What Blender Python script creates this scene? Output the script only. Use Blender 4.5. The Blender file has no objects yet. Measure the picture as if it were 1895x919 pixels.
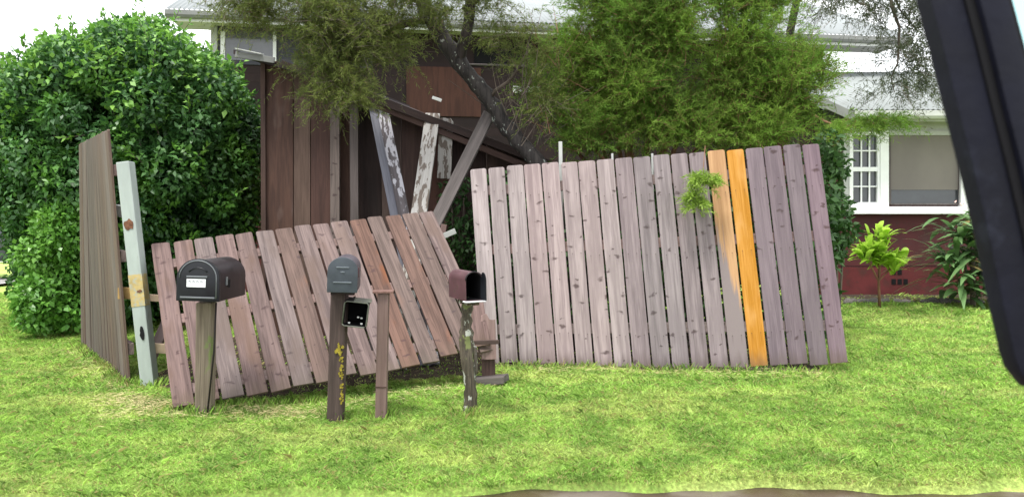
import bpy, bmesh, math, random
import numpy as np
from mathutils import Vector, Matrix
C = bpy.context.scene.collection
SC = bpy.context.scene
R = math.radians
random.seed(7)
rng = np.random.default_rng(11)

# ---------------------------------------------------------------- camera, sky, sun, exposure
CH = 1.25          # camera height
F = 1500.0         # focal length in photo pixels (photo is 1895 wide)
cam = bpy.data.cameras.new('camera'); camo = bpy.data.objects.new('camera', cam); C.objects.link(camo)
camo.location = (0, 0, CH); camo.rotation_euler = (R(90), 0, 0)
cam.sensor_width = 36; cam.lens = 36 * F / 1895; cam.shift_y = -59.5 / 1895
cam.dof.use_dof = True; cam.dof.focus_distance = 6.2; cam.dof.aperture_fstop = 6.3
cam.clip_start = 0.05; cam.clip_end = 2000
SC.camera = camo
SUN_EL, SUN_AZ = 67, 215          # sun behind the camera, from the left
w = bpy.data.worlds.new('World'); SC.world = w; w.use_nodes = True
nt = w.node_tree; nt.nodes.clear()
sky = nt.nodes.new('ShaderNodeTexSky'); sky.sky_type = 'NISHITA'; sky.sun_disc = False
sky.sun_elevation = R(SUN_EL); sky.sun_rotation = R(SUN_AZ)
cl = nt.nodes.new('ShaderNodeMix'); cl.data_type = 'RGBA'
tc = nt.nodes.new('ShaderNodeTexCoord'); nz = nt.nodes.new('ShaderNodeTexNoise'); nz.inputs['Scale'].default_value = 2.2; nz.inputs['Detail'].default_value = 5
nt.links.new(tc.outputs['Generated'], nz.inputs['Vector'])
mr = nt.nodes.new('ShaderNodeMapRange'); mr.inputs['From Min'].default_value = .3; mr.inputs['From Max'].default_value = .7
mr.inputs['To Min'].default_value = .80; mr.inputs['To Max'].default_value = 1.0
nt.links.new(nz.outputs['Fac'], mr.inputs['Value']); nt.links.new(mr.outputs['Result'], cl.inputs[0])
nt.links.new(sky.outputs['Color'], cl.inputs[6]); cl.inputs[7].default_value = (10.2, 10.4, 10.6, 1)   # the overcast
bg = nt.nodes.new('ShaderNodeBackground'); bg.inputs['Strength'].default_value = 0.12
out = nt.nodes.new('ShaderNodeOutputWorld')
nt.links.new(cl.outputs[2], bg.inputs['Color']); nt.links.new(bg.outputs[0], out.inputs['Surface'])
sd = bpy.data.lights.new('sun', 'SUN'); sd.energy = 2.5; sd.angle = R(14); sd.color = (1, .96, .9)
so = bpy.data.objects.new('sun', sd); C.objects.link(so)
d = Vector((math.sin(R(SUN_AZ)) * math.cos(R(SUN_EL)), math.cos(R(SUN_AZ)) * math.cos(R(SUN_EL)), math.sin(R(SUN_EL))))
so.rotation_euler = d.to_track_quat('Z', 'Y').to_euler(); so.location = d * 30
SC.view_settings.view_transform = 'Standard'; SC.view_settings.look = 'None'
SC.view_settings.exposure = 1.0; SC.view_settings.gamma = 1
SC.cycles.max_bounces = 6; SC.cycles.transparent_max_bounces = 6

# ---------------------------------------------------------------- helpers
def P(px, py, Y):
    return Vector(((px - 947.5) / F * Y, Y, CH - (py - 400) / F * Y))
def tag(o, label=None, cat=None, group=None, kind=None):
    if label: o['label'] = label
    if cat: o['category'] = cat
    if group: o['group'] = group
    if kind: o['kind'] = kind
    return o
def mw(o):
    m = o.matrix_basis.copy()
    while o.parent: o = o.parent; m = o.matrix_basis @ m
    return m
def link(name, me, mat=None, parent=None, M=None):
    o = bpy.data.objects.new(name, me); C.objects.link(o)
    if mat: me.materials.append(mat)
    if parent:
        o.parent = parent
        o.matrix_basis = mw(parent).inverted() @ (M or Matrix.Identity(4))
    elif M: o.matrix_basis = M
    return o
def empty(name, loc, rz=0, **k):
    o = bpy.data.objects.new(name, None); C.objects.link(o); o.empty_display_size = .1
    o.location = loc; o.rotation_euler.z = rz
    return tag(o, **k)
class MB:
    def __init__(s): s.v = []; s.f = []
    def add(s, vs, fs):
        b = len(s.v); s.v += [tuple(v) for v in vs]; s.f += [tuple(b + i for i in f) for f in fs]; return s
    def box(s, x0, x1, y0, y1, z0, z1):
        return s.add([(x0,y0,z0),(x1,y0,z0),(x1,y1,z0),(x0,y1,z0),(x0,y0,z1),(x1,y0,z1),(x1,y1,z1),(x0,y1,z1)],
              [(0,3,2,1),(4,5,6,7),(0,1,5,4),(1,2,6,5),(2,3,7,6),(3,0,4,7)])
    def prism(s, prof, a, b, axis='y'):       # prof: list of 2-D points, extruded a..b along axis
        n = len(prof)
        def p(q, t):
            return (q[0], t, q[1]) if axis == 'y' else ((t, q[0], q[1]) if axis == 'x' else (q[0], q[1], t))
        vs = [p(q, a) for q in prof] + [p(q, b) for q in prof]
        return s.add(vs, [tuple(range(n))] + [tuple(range(2*n-1, n-1, -1))] + [(i, (i+1) % n + 0, (i+1) % n + n, i + n) for i in range(n)][::1])
    def tube(s, pts, rad, n=8, cap=True):
        pts = [Vector(p) for p in pts]; rings = []; b = len(s.v)
        rad = rad if hasattr(rad, '__len__') else [rad] * len(pts)
        ref = Vector((0.3, .2, 1)).normalized()
        for i, p in enumerate(pts):
            t = (pts[min(i+1, len(pts)-1)] - pts[max(i-1, 0)]).normalized()
            a = t.cross(ref); 
            if a.length < .05: a = t.cross(Vector((1, 0, 0)))
            a.normalize(); c = t.cross(a)
            for k in range(n):
                an = 2*math.pi*k/n; s.v.append(tuple(p + (a*math.cos(an) + c*math.sin(an)) * rad[i]))
        for i in range(len(pts)-1):
            for k in range(n):
                s.f.append((b+i*n+k, b+i*n+(k+1) % n, b+(i+1)*n+(k+1) % n, b+(i+1)*n+k))
        if cap: s.f.append(tuple(b+k for k in range(n))[::-1]); s.f.append(tuple(b+(len(pts)-1)*n+k for k in range(n)))
        return s
    def build(s, name, mat=None, parent=None, M=None, bevel=0, smooth=False, seg=2):
        me = bpy.data.meshes.new(name); me.from_pydata(s.v, [], s.f); me.update()
        bm = bmesh.new(); bm.from_mesh(me)
        bmesh.ops.recalc_face_normals(bm, faces=bm.faces)
        if bevel: bmesh.ops.bevel(bm, geom=[e for e in bm.edges if e.calc_face_angle(0) > .5], offset=bevel, segments=seg, profile=.6, affect='EDGES')
        bm.to_mesh(me); bm.free()
        if smooth:
            me.polygons.foreach_set('use_smooth', [True]*len(me.polygons))
            if smooth == 'auto':
                me.set_sharp_from_angle(angle=R(35))
        return link(name, me, mat, parent, M)
def frame(p0, p1, xdir):                       # matrix: local z from p0 to p1, local x near xdir
    z = (p1 - p0).normalized(); x = (xdir - z * xdir.dot(z)).normalized(); y = z.cross(x)
    M = Matrix((x, y, z)).transposed().to_4x4(); M.translation = p0; return M
def beam(name, p0, p1, wd, th, mat, parent=None, xdir=Vector((1, 0, 0)), bevel=.003, rag=0):
    p0, p1 = Vector(p0), Vector(p1); L = (p1 - p0).length
    m = MB(); m.box(-wd/2, wd/2, -th/2, th/2, 0, L)
    if rag:
        m = MB(); n = 5; top = [(-wd/2 + wd*i/n, L + random.uniform(-rag, rag)) for i in range(n+1)][::-1]
        m.prism([(-wd/2, 0), (wd/2, 0)] + top, -th/2, th/2)
    return m.build(name, mat, parent, frame(p0, p1, xdir), bevel)
def dup(o, parent=None, M=None):
    c = o.copy(); C.objects.link(c)
    if parent: c.parent = parent
    return c

# ---------------------------------------------------------------- materials
class NT:
    def __init__(s, name):
        s.m = bpy.data.materials.new(name); s.m.use_nodes = True; s.t = s.m.node_tree; s.t.nodes.clear()
        s.o = s.n('OutputMaterial'); s.b = s.n('BsdfPrincipled'); s.l(s.b.outputs[0], s.o.inputs[0])
        s.tc = s.n('TexCoord')
    def n(s, t, **k):
        x = s.t.nodes.new('ShaderNode' + t)
        for a, v in k.items(): setattr(x, a, v)
        return x
    def l(s, a, b): s.t.links.new(a, b)
    def put(s, v, sock):
        if hasattr(v, 'is_linked') or hasattr(v, 'links'): s.l(v, sock)
        elif isinstance(v, (tuple, list)) and len(v) == 3 and sock.type == 'RGBA': sock.default_value = (*v, 1)
        else: sock.default_value = v
    def math(s, op, a, b=0.0, clamp=False):
        x = s.n('Math', operation=op, use_clamp=clamp); s.put(a, x.inputs[0]); s.put(b, x.inputs[1]); return x.outputs[0]
    def vec(s, src, scale=(1, 1, 1), rand=0):
        v = src
        if rand:
            oi = s.n('ObjectInfo'); a = s.n('VectorMath', operation='ADD'); s.l(v, a.inputs[0])
            cb = s.n('CombineXYZ'); r = s.math('MULTIPLY', oi.outputs['Random'], rand)
            s.l(r, cb.inputs[0]); s.l(r, cb.inputs[1]); s.l(r, cb.inputs[2]); s.l(cb.outputs[0], a.inputs[1]); v = a.outputs[0]
        m = s.n('VectorMath', operation='MULTIPLY'); s.l(v, m.inputs[0]); m.inputs[1].default_value = scale
        return m.outputs[0]
    def noise(s, v, scale=1, detail=4, rough=.55, dist=0):
        x = s.n('TexNoise'); s.l(v, x.inputs['Vector']); x.inputs['Scale'].default_value = scale
        x.inputs['Detail'].default_value = detail; x.inputs['Roughness'].default_value = rough; x.inputs['Distortion'].default_value = dist
        return x.outputs['Fac']
    def ramp(s, f, lo, hi, a=0., b=1.):
        x = s.n('MapRange', interpolation_type='SMOOTHSTEP'); s.put(f, x.inputs[0])
        for i_, q_ in ((1, lo), (2, hi), (3, a), (4, b)): s.put(q_, x.inputs[i_])
        return x.outputs[0]
    def mix(s, f, a, b, mode='MIX'):
        x = s.n('Mix', data_type='RGBA', blend_type=mode); s.put(f, x.inputs[0]); s.put(a, x.inputs[6]); s.put(b, x.inputs[7]); return x.outputs[2]
    def bump(s, h, st=.3, d=.01):
        x = s.n('Bump'); x.inputs['Strength'].default_value = st; x.inputs['Distance'].default_value = d
        s.l(h, x.inputs['Height']); s.l(x.outputs[0], s.b.inputs['Normal'])
    def done(s, col, rough=.8, spec=.3, metal=0):
        s.put(col, s.b.inputs['Base Color']); s.put(rough, s.b.inputs['Roughness'])
        s.b.inputs['Specular IOR Level'].default_value = spec; s.b.inputs['Metallic'].default_value = metal
        return s.m
def wood(name, c1, c2, knots=True, vary=.35, stain=None, fade=None, peel=None, rough=.75, grain=1.0, knotc=(.05, .03, .03), lichen=None, nails=(), stain_lo=.5, spec=.25):
    n = NT(name); O = n.tc.outputs['Object']
    v = n.vec(O, (26*grain, 26*grain, 1.3), 37)
    g = n.noise(v, 1, 5, .6, .6)
    fine = n.noise(n.vec(O, (170, 170, 5), 11), 1, 2)
    blot = n.noise(n.vec(O, (5, 5, 1.8), 19), 1, 3)
    f = n.ramp(n.math('ADD', n.math('MULTIPLY', g, .7), n.math('MULTIPLY', fine, .3)), .36, .64)
    col = n.mix(f, c2, c1)
    if stain: col = n.mix(n.ramp(blot, stain_lo, stain_lo+.18, 0, .75), col, stain)
    if fade:   # faded grey lower end with a slanting, ragged edge
        sx = n.n('SeparateXYZ'); n.l(O, sx.inputs[0])
        e = n.math('ADD', sx.outputs[2], n.math('MULTIPLY', sx.outputs[0], 3.2))
        e = n.math('ADD', e, n.math('ADD', n.math('MULTIPLY', g, 1.1), n.math('MULTIPLY', fine, .35)))
        col = n.mix(n.ramp(e, 1.42, 1.66), fade, col)
    if peel:
        pn = n.noise(n.vec(O, (22, 22, 6), 7), 1, 4, .6)
        col = n.mix(n.ramp(pn, .5, .54), col, peel)
    if nails:
        sx = n.n('SeparateXYZ'); n.l(O, sx.inputs[0]); dx = n.math('SUBTRACT', n.math('ABSOLUTE', n.math('SUBTRACT', sx.outputs[0], .004)), .036); tot = None
        for zn in nails:
            dz = n.math('SUBTRACT', sx.outputs[2], zn); q = n.math('SQRT', n.math('ADD', n.math('MULTIPLY', dx, dx), n.math('MULTIPLY', dz, dz)))
            a_ = n.ramp(q, .003, .0055, 1, 0); st = n.math('MULTIPLY', n.ramp(n.math('ABSOLUTE', dx), .002, .007, .35, 0), n.ramp(dz, -.10, -.005, 0, 1)); st = n.math('MULTIPLY', st, n.math('LESS_THAN', dz, 0))
            a_ = n.math('MAXIMUM', a_, st); tot = a_ if tot is None else n.math('MAXIMUM', tot, a_)
        col = n.mix(n.math('MULTIPLY', tot, .7), col, (.04, .025, .022))
        low = n.math('ADD', sx.outputs[2], n.math('MULTIPLY', n.noise(n.vec(O, (30, 30, 4), 23), 1, 3), .22))
        col = n.mix(n.ramp(low, .10, .26, .55, 0), col, (.085, .062, .045))
    if knots:
        dv = n.vec(O, (5.5, 5.5, 8.5), 53)
        wob = n.n('VectorMath', operation='ADD'); n.l(dv, wob.inputs[0])
        nn = n.n('TexNoise'); n.l(dv, nn.inputs['Vector']); nn.inputs['Scale'].default_value = 3
        sc = n.n('VectorMath', operation='SCALE'); n.l(nn.outputs['Color'], sc.inputs[0]); sc.inputs['Scale'].default_value = .55; n.l(sc.outputs[0], wob.inputs[1])
        vo = n.n('TexVoronoi', voronoi_dimensions='2D'); sw = n.n('SeparateXYZ'); n.l(wob.outputs[0], sw.inputs[0]); cw = n.n('CombineXYZ'); n.l(sw.outputs[0], cw.inputs[0]); n.l(sw.outputs[2], cw.inputs[1]); n.l(cw.outputs[0], vo.inputs['Vector']); vo.inputs['Scale'].default_value = 1
        sc2 = n.n('SeparateColor'); n.l(vo.outputs['Color'], sc2.inputs[0]); k = n.math('MULTIPLY', n.ramp(vo.outputs['Distance'], 0.03, n.ramp(sc2.outputs[1], 0, 1, .08, .2), 1, 0), n.math('GREATER_THAN', sc2.outputs[0], .42))
        col = n.mix(n.math('MULTIPLY', k, .8), col, knotc)
    if lichen:
        for (lc, sc_, th) in lichen:
            ln = n.noise(n.vec(O, (1, 1, .6), 5 + sc_), sc_, 3, .6)
            col = n.mix(n.ramp(ln, th, th+.04), col, lc)
    oi = n.n('ObjectInfo')
    b = n.math('ADD', n.math('MULTIPLY', oi.outputs['Random'], vary), 1 - vary/2)
    hs = n.n('HueSaturation'); n.l(col, hs.inputs['Color']); n.l(b, hs.inputs['Value'])
    n.put(n.math('ADD', n.math('MULTIPLY', n.math('FRACT', n.math('MULTIPLY', oi.outputs['Random'], 7.3)), .5), .75), hs.inputs['Saturation'])
    n.bump(n.math('ADD', g, fine), .35, .004)
    return n.done(hs.outputs[0], rough, spec)
def flat(name, col, rough=.6, spec=.4, metal=0, var=.15, sc=6, dirt=None, bump=0, dth=.55, aniso=(1, 1, 1)):
    n = NT(name); O = n.vec(n.tc.outputs['Object'], aniso, 3)
    a = n.noise(O, sc, 5, .6)
    c = n.mix(n.ramp(a, .3, .7), tuple(x*(1-var) for x in col), tuple(min(1, x*(1+var)) for x in col))
    if dirt: c = n.mix(n.ramp(n.noise(O, sc*2.3, 4, .65), dth, dth+.15, 0, .85), c, dirt)
    if bump: n.bump(n.noise(O, sc*5, 4), bump, .01)
    return n.done(c, n.ramp(a, .2, .8, max(.03, rough-.1), min(1, rough+.1)), spec, metal)
def leafmat(name, c1, c2, c3=None, rough=.55, trans=.35, spec=.3, big=1.6, extra=None, eth=.97, tcol=None):
    n = NT(name); geo = n.n('NewGeometry'); r = geo.outputs['Random Per Island']
    W = n.tc.outputs['Object']
    b = n.noise(W, big, 3)
    f = n.math('ADD', n.math('MULTIPLY', r, .55), n.math('MULTIPLY', n.ramp(b, .35, .65), .45))
    col = n.mix(f, c1, c2)
    if c3: col = n.mix(n.ramp(n.noise(W, big*2.7, 2), .5, .68, 0, .9), col, c3)
    if extra: col = n.mix(n.ramp(n.math('FRACT', n.math('MULTIPLY', r, 31.7)), eth, eth+.005), col, extra)
    n.done(col, rough, spec)
    tr = n.n('BsdfTranslucent'); n.l(n.mix(.5, col, tcol) if tcol else col, tr.inputs['Color'])
    ms = n.n('MixShader'); ms.inputs[0].default_value = trans
    n.l(n.b.outputs[0], ms.inputs[1]); n.l(tr.outputs[0], ms.inputs[2]); n.l(ms.outputs[0], n.o.inputs[0])
    return n.m

M = {}
M['fence_pale'] = wood('fence_pale', (.35, .285, .282), (.215, .168, .17), vary=.18, stain=(.225, .178, .178), nails=(.27, .95, 1.46))
M['fence_grey'] = wood('fence_grey', (.175, .132, .150), (.115, .085, .10), vary=.16, stain=(.14, .105, .12), nails=(.27, .95, 1.46))
M['fence_between'] = wood('fence_between', (.255, .205, .212), (.15, .118, .124), vary=.2, stain=(.18, .142, .150), nails=(.27, .95, 1.46))
M['fence_mid'] = wood('fence_mid', (.155, .110, .102), (.072, .049, .046), vary=.3, stain=(.10, .064, .050), stain_lo=.5, nails=(.155, .765, 1.32))
M['fence_rust'] = wood('fence_rust', (.130, .082, .067), (.062, .038, .031), vary=.3, stain=(.165, .070, .038), stain_lo=.6, nails=(.155, .765, 1.32))
M['fence_orange'] = wood('fence_orange', (.47, .265, .115), (.34, .175, .065), knots=False, vary=.06, stain=(.50, .31, .16), stain_lo=.48, nails=(.27, .95, 1.46))
M['fence_fade'] = wood('fence_fade', (.45, .25, .11), (.32, .165, .065), knots=False, vary=.05, fade=(.20, .16, .16), nails=(.27, .95, 1.46))
M['fence_back'] = wood('fence_back', (.125, .092, .075), (.062, .045, .038), knots=False, vary=.35)
M['rail'] = wood('rail', (.22, .155, .145), (.14, .10, .09), vary=.2)
M['post_grey'] = wood('post_grey', (.20, .16, .12), (.11, .085, .062), knots=False, vary=.05, lichen=[((.14, .17, .06), 5, .62)])
M['post_dark'] = wood('post_dark', (.075, .045, .038), (.04, .024, .02), knots=False, vary=.05)
M['post_red'] = wood('post_red', (.18, .115, .10), (.115, .07, .06), knots=False, vary=.05)
M['post_gnarl'] = wood('post_gnarl', (.10, .08, .055), (.03, .024, .018), knots=False, vary=.05, lichen=[((.36, .37, .32), 17, .58), ((.14, .16, .05), 11, .6)])
M['bare_grey'] = wood('bare_grey', (.13, .11, .105), (.075, .064, .06), knots=False, vary=.2)
M['stud'] = wood('stud', (.16, .125, .11), (.09, .07, .062), vary=.2)
M['peel'] = wood('peel', (.10, .085, .09), (.055, .047, .05), knots=False, vary=.1, peel=(.33, .32, .35))
M['peel_white'] = wood('peel_white', (.42, .40, .37), (.31, .29, .27), knots=False, vary=.05, peel=(.13, .10, .08))
M['bluegrey'] = wood('bluegrey', (.13, .13, .15), (.08, .08, .095), knots=False, vary=.05)
M['ply_a'] = wood('ply_a', (.080, .048, .038), (.046, .028, .023), knots=False, vary=.3, grain=.5, stain=(.11, .08, .07), stain_lo=.58)
M['ply_b'] = wood('ply_b', (.115, .070, .050), (.075, .044, .032), knots=False, vary=.3, grain=.5)
M['ply_red'] = wood('ply_red', (.085, .045, .036), (.052, .028, .023), knots=False, vary=.25, grain=.5)
M['ply_dark'] = wood('ply_dark', (.034, .021, .019), (.018, .012, .011), knots=False, vary=.2, grain=.5)
M['felt'] = flat('felt', (.035, .027, .028), .9, .2, var=.3, bump=.3)
M['black_metal'] = flat('black_metal', (.007, .008, .011), .36, .35, var=.3, sc=10, dirt=(.018, .016, .016), dth=.6)
M['black_side'] = flat('black_side', (.015, .010, .012), .42, .3, var=.3, sc=10, dirt=(.03, .022, .022), dth=.62)
M['label_white'] = flat('label_white', (.8, .82, .83), .5, var=.03)
M['label_ink'] = flat('label_ink', (.16, .17, .2), .6, var=.1)
M['strip_grey'] = flat('strip_grey', (.12, .13, .14), .35, .5, var=.1)
M['slate'] = flat('slate', (.046, .056, .066), .5, .3, var=.15, sc=12, dirt=(.07, .075, .08), dth=.6)
M['slate_side'] = flat('slate_side', (.06, .05, .062), .5, .3, var=.12)
M['slate_hi'] = flat('slate_hi', (.12, .14, .155), .4, .4, var=.1)
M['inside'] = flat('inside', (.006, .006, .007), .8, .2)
M['rim'] = flat('rim', (.10, .105, .085), .6, .3, var=.3, sc=14, dirt=(.16, .13, .07))
M['maroon_metal'] = flat('maroon_metal', (.075, .032, .038), .45, .35, var=.25, sc=10, dirt=(.06, .04, .03))
M['rim_white'] = flat('rim_white', (.6, .6, .62), .5)
M['lichen'] = flat('lichen', (.24, .19, .025), .9, .1, var=.4, sc=60, dirt=(.12, .11, .04), dth=.48)
M['metal_post'] = flat('metal_post', (.30, .34, .32), .55, .35, var=.1, sc=5, dirt=(.20, .20, .16), dth=.62, aniso=(2, 2, .5))
M['yellow_paint'] = flat('yellow_paint', (.38, .29, .12), .6, .3, var=.2, sc=14, dirt=(.30, .31, .26), dth=.47)
M['rust'] = flat('rust', (.13, .06, .035), .9, .2, var=.4, sc=30)
M['cut_wood'] = flat('cut_wood', (.62, .47, .34), .8, .2, var=.15, sc=12)
M['yellow_wood'] = flat('yellow_wood', (.32, .20, .08), .8, .2, var=.2, sc=12)
M['white'] = flat('white', (.78, .79, .78), .5, .4, var=.04, dirt=(.55, .56, .5), dth=.66)
M['offwhite'] = flat('offwhite', (.42, .43, .41), .6, .3, var=.08, dirt=(.3, .31, .27), dth=.6)
M['gutter'] = flat('gutter', (.17, .175, .165), .5, .4, var=.1, dirt=(.1, .11, .09), dth=.6)
M['greywall'] = flat('greywall', (.06, .06, .072), .8, .2, var=.12, sc=3)
M['glass'] = flat('glass', (.045, .05, .055), .08, .6, var=.3, sc=2)
M['glass_grey'] = flat('glass_grey', (.10, .10, .115), .12, .6, var=.2, sc=3)
M['blind'] = flat('blind', (.185, .165, .15), .8, .2, var=.08, sc=2, aniso=(1, 1, .6))
M['redwall'] = flat('redwall', (.070, .018, .020), .7, .25, var=.2, sc=2.2, dirt=(.055, .023, .022), dth=.5)
M['redbase'] = flat('redbase', (.100, .020, .021), .75, .25, var=.25, sc=3, dirt=(.07, .026, .022), dth=.5, bump=.3)
M['stone'] = flat('stone', (.12, .11, .10), .9, .2, var=.35, sc=8, bump=.6, dirt=(.05, .055, .035))
M['soil_and_shade'] = flat('soil_and_shade', (.04, .03, .022), .95, .1, var=.4, sc=9, bump=.5, dirt=(.2, .17, .11))  # earth of the flower bed, and the painted shade under the fences
M['bark'] = wood('bark', (.045, .037, .034), (.014, .012, .012), knots=False, vary=.05, grain=1.4, lichen=[((.25, .27, .24), 22, .63)])
M['twig'] = flat('twig', (.16, .085, .05), .85, .2, var=.4, sc=5)
M['twig_grey'] = flat('twig_grey', (.10, .08, .065), .85, .2, var=.4, sc=5)
M['roof_metal'] = flat('roof_metal', (.235, .255, .25), .6, .25, var=.07, sc=1.5, dirt=(.20, .215, .205), dth=.55)
M['roof_upper'] = flat('roof_upper', (.25, .27, .275), .6, .3, var=.08, sc=1.5)
M['car_dark'] = flat('car_dark', (.0038, .0045, .0105), .6, .2, var=.3, sc=8, dirt=(.011, .013, .022), dth=.58, bump=.15)
M['car_seal'] = flat('car_seal', (.004, .004, .005), .7, .2)
M['car_paint'] = flat('car_paint', (.03, .035, .04), .2, .6)
M['tyre'] = flat('tyre', (.02, .02, .02), .9, .2)
# glass of the quarter window in the near car
g_ = NT('car_glass'); gm = g_.n('BsdfGlossy'); gm.inputs['Roughness'].default_value = .05; tp = g_.n('BsdfTransparent'); tp.inputs['Color'].default_value = (.62, .80, .80, 1)
mx = g_.n('MixShader'); mx.inputs[0].default_value = .06; g_.l(tp.outputs[0], mx.inputs[1]); g_.l(gm.outputs[0], mx.inputs[2]); g_.l(mx.outputs[0], g_.o.inputs[0]); M['car_glass'] = g_.m
# planks of the house wall
def planks(name, c1, c2, period=.14, horiz=True):
    n = NT(name); sx = n.n('SeparateXYZ'); n.l(n.tc.outputs['Object'], sx.inputs[0])
    z = n.math('MULTIPLY', sx.outputs[2 if horiz else 0], 1/period); fr = n.math('FRACT', z); fl = n.math('FLOOR', z)
    wn = n.n('TexWhiteNoise', noise_dimensions='1D'); n.l(fl, wn.inputs['W'])
    a = n.noise(n.tc.outputs['Object'], 2.5, 5)
    c = n.mix(n.math('ADD', n.math('MULTIPLY', a, .6), n.math('MULTIPLY', wn.outputs['Value'], .4)), c1, c2)
    n.bump(n.ramp(fr, 0, .06), .5, .005)
    return n.done(c, .75, .25)
M['housewall'] = planks('housewall', (.014, .009, .009), (.034, .019, .018))
# lawn colours: shared by the turf base and the blades
def lawncol(n, r=None):
    W = n.tc.outputs['Object']
    big = n.noise(n.vec(W, (.5, 1.5, 1)), 1.0, 3, .5); med = n.noise(W, 3.2, 4, .6)
    c = n.mix(n.ramp(med, .35, .65), LG1, LG2)
    y = n.math('ADD', n.math('MULTIPLY', big, .6), n.math('MULTIPLY', med, .4))
    c = n.mix(n.ramp(y, .48, .62, 0, .6), c, LG3)
    c = n.mix(n.ramp(n.noise(W, 1.7, 5, .7), .60, .74, 0, .4), c, LG4)
    return c
LG1 = (.27, .45, .095); LG2 = (.43, .66, .14); LG3 = (.62, .70, .24); LG4 = (.70, .64, .34)
n = NT('turf_base'); c = lawncol(n); c = n.mix(n.ramp(n.noise(n.tc.outputs['Object'], 60, 4, .7), .35, .7, .25, 1), (.24, .26, .08), c)
n.bump(n.noise(n.tc.outputs['Object'], 70, 4, .7), .8, .02); M['turf_base'] = n.done(c, .9, .1)
n = NT('grass_blades'); c = lawncol(n); geo = n.n('NewGeometry'); r = geo.outputs['Random Per Island']
hs = n.n('HueSaturation'); n.l(c, hs.inputs['Color']); n.put(n.ramp(r, 0, 1, .62, 1.25), hs.inputs['Value'])
c = n.mix(n.ramp(n.math('FRACT', n.math('MULTIPLY', r, 23.1)), .86, .88), hs.outputs[0], (.46, .42, .17))
n.done(c, .5, .3); tr = n.n('BsdfTranslucent'); n.l(c, tr.inputs['Color']); ms = n.n('MixShader'); ms.inputs[0].default_value = .5
n.l(n.b.outputs[0], ms.inputs[1]); n.l(tr.outputs[0], ms.inputs[2]); n.l(ms.outputs[0], n.o.inputs[0]); M['grass'] = n.m
n = NT('road'); W = n.tc.outputs['Object']
c = n.mix(n.noise(W, 90, 3), (.045, .028, .018), (.085, .056, .038)); c = n.mix(n.ramp(n.noise(W, 2.2, 5), .45, .6), c, (.13, .105, .088))
n.bump(n.noise(W, 120, 3), .6, .006); M['road'] = n.done(c, n.ramp(n.noise(W, 1.5, 3), .4, .6, .35, .8), .4)
M['gravel'] = flat('gravel', (.30, .29, .28), .9, .2, var=.4, sc=30, bump=.5)
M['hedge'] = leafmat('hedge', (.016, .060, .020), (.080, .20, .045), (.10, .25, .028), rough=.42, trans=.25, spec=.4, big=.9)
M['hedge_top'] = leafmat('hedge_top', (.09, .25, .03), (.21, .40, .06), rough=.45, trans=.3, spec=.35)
M['shrub'] = leafmat('shrub', (.07, .21, .028), (.18, .38, .06), rough=.4, trans=.3, spec=.45)
M['shrub_dark'] = leafmat('shrub_dark', (.02, .06, .015), (.055, .125, .03), rough=.5, trans=.25)
M['feather'] = leafmat('feather', (.080, .150, .028), (.23, .37, .055), (.14, .275, .038), rough=.6, trans=.5, big=1.3, extra=(.16, .11, .05), eth=.96, spec=.15)
M['feather_olive'] = leafmat('feather_olive', (.075, .10, .028), (.22, .27, .065), (.12, .16, .04), rough=.6, trans=.5, big=1.2, extra=(.14, .10, .06), eth=.92, spec=.15)
M['feather_dark'] = leafmat('feather_dark', (.05, .065, .038), (.12, .145, .075), rough=.6, trans=.4, spec=.15)
M['strap'] = leafmat('strap', (.08, .17, .06), (.20, .33, .13), rough=.35, trans=.3, spec=.5, extra=(.30, .24, .10), eth=.95)
M['fern'] = leafmat('fern', (.30, .50, .05), (.55, .74, .12), rough=.4, trans=.5, spec=.4)

# ---------------------------------------------------------------- bulk leaf meshes
def bulk(name, V, per, mat, parent=None, M_=None):
    """V: (N*per,3) vertices, each consecutive 'per' making one polygon"""
    V = np.asarray(V, dtype=np.float32).reshape(-1, 3)
    if M_ is not None:
        Mi = np.array(M_.inverted()); V = V @ Mi[:3, :3].T.astype(np.float32) + Mi[:3, 3].astype(np.float32)
    n = len(V) // per; me = bpy.data.meshes.new(name)
    me.vertices.add(len(V)); me.vertices.foreach_set('co', V.ravel())
    me.loops.add(len(V)); me.loops.foreach_set('vertex_index', np.arange(len(V), dtype=np.int32))
    me.polygons.add(n); me.polygons.foreach_set('loop_start', np.arange(0, len(V), per, dtype=np.int32))
    me.update(calc_edges=True)
    return link(name, me, mat, parent, M_)
def unit(a): return a / (np.linalg.norm(a, axis=-1, keepdims=True) + 1e-9)
def leaves(pos, dr, nr, L, W_):
    """rhombic leaves folded a little along the midrib"""
    dr = unit(dr); side = unit(np.cross(dr, nr)); up = np.cross(side, dr)
    L = np.asarray(L)[:, None] if hasattr(L, '__len__') else L; W_ = np.asarray(W_)[:, None] if hasattr(W_, '__len__') else W_
    a = pos; b = pos + dr*L*.45 + side*W_*.5 + up*W_*.18; c = pos + dr*L - up*L*.08; d = pos + dr*L*.45 - side*W_*.5 + up*W_*.18
    return np.stack([a, b, c, d], 1)
def ball(n): return unit(rng.normal(size=(n, 3)))
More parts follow.
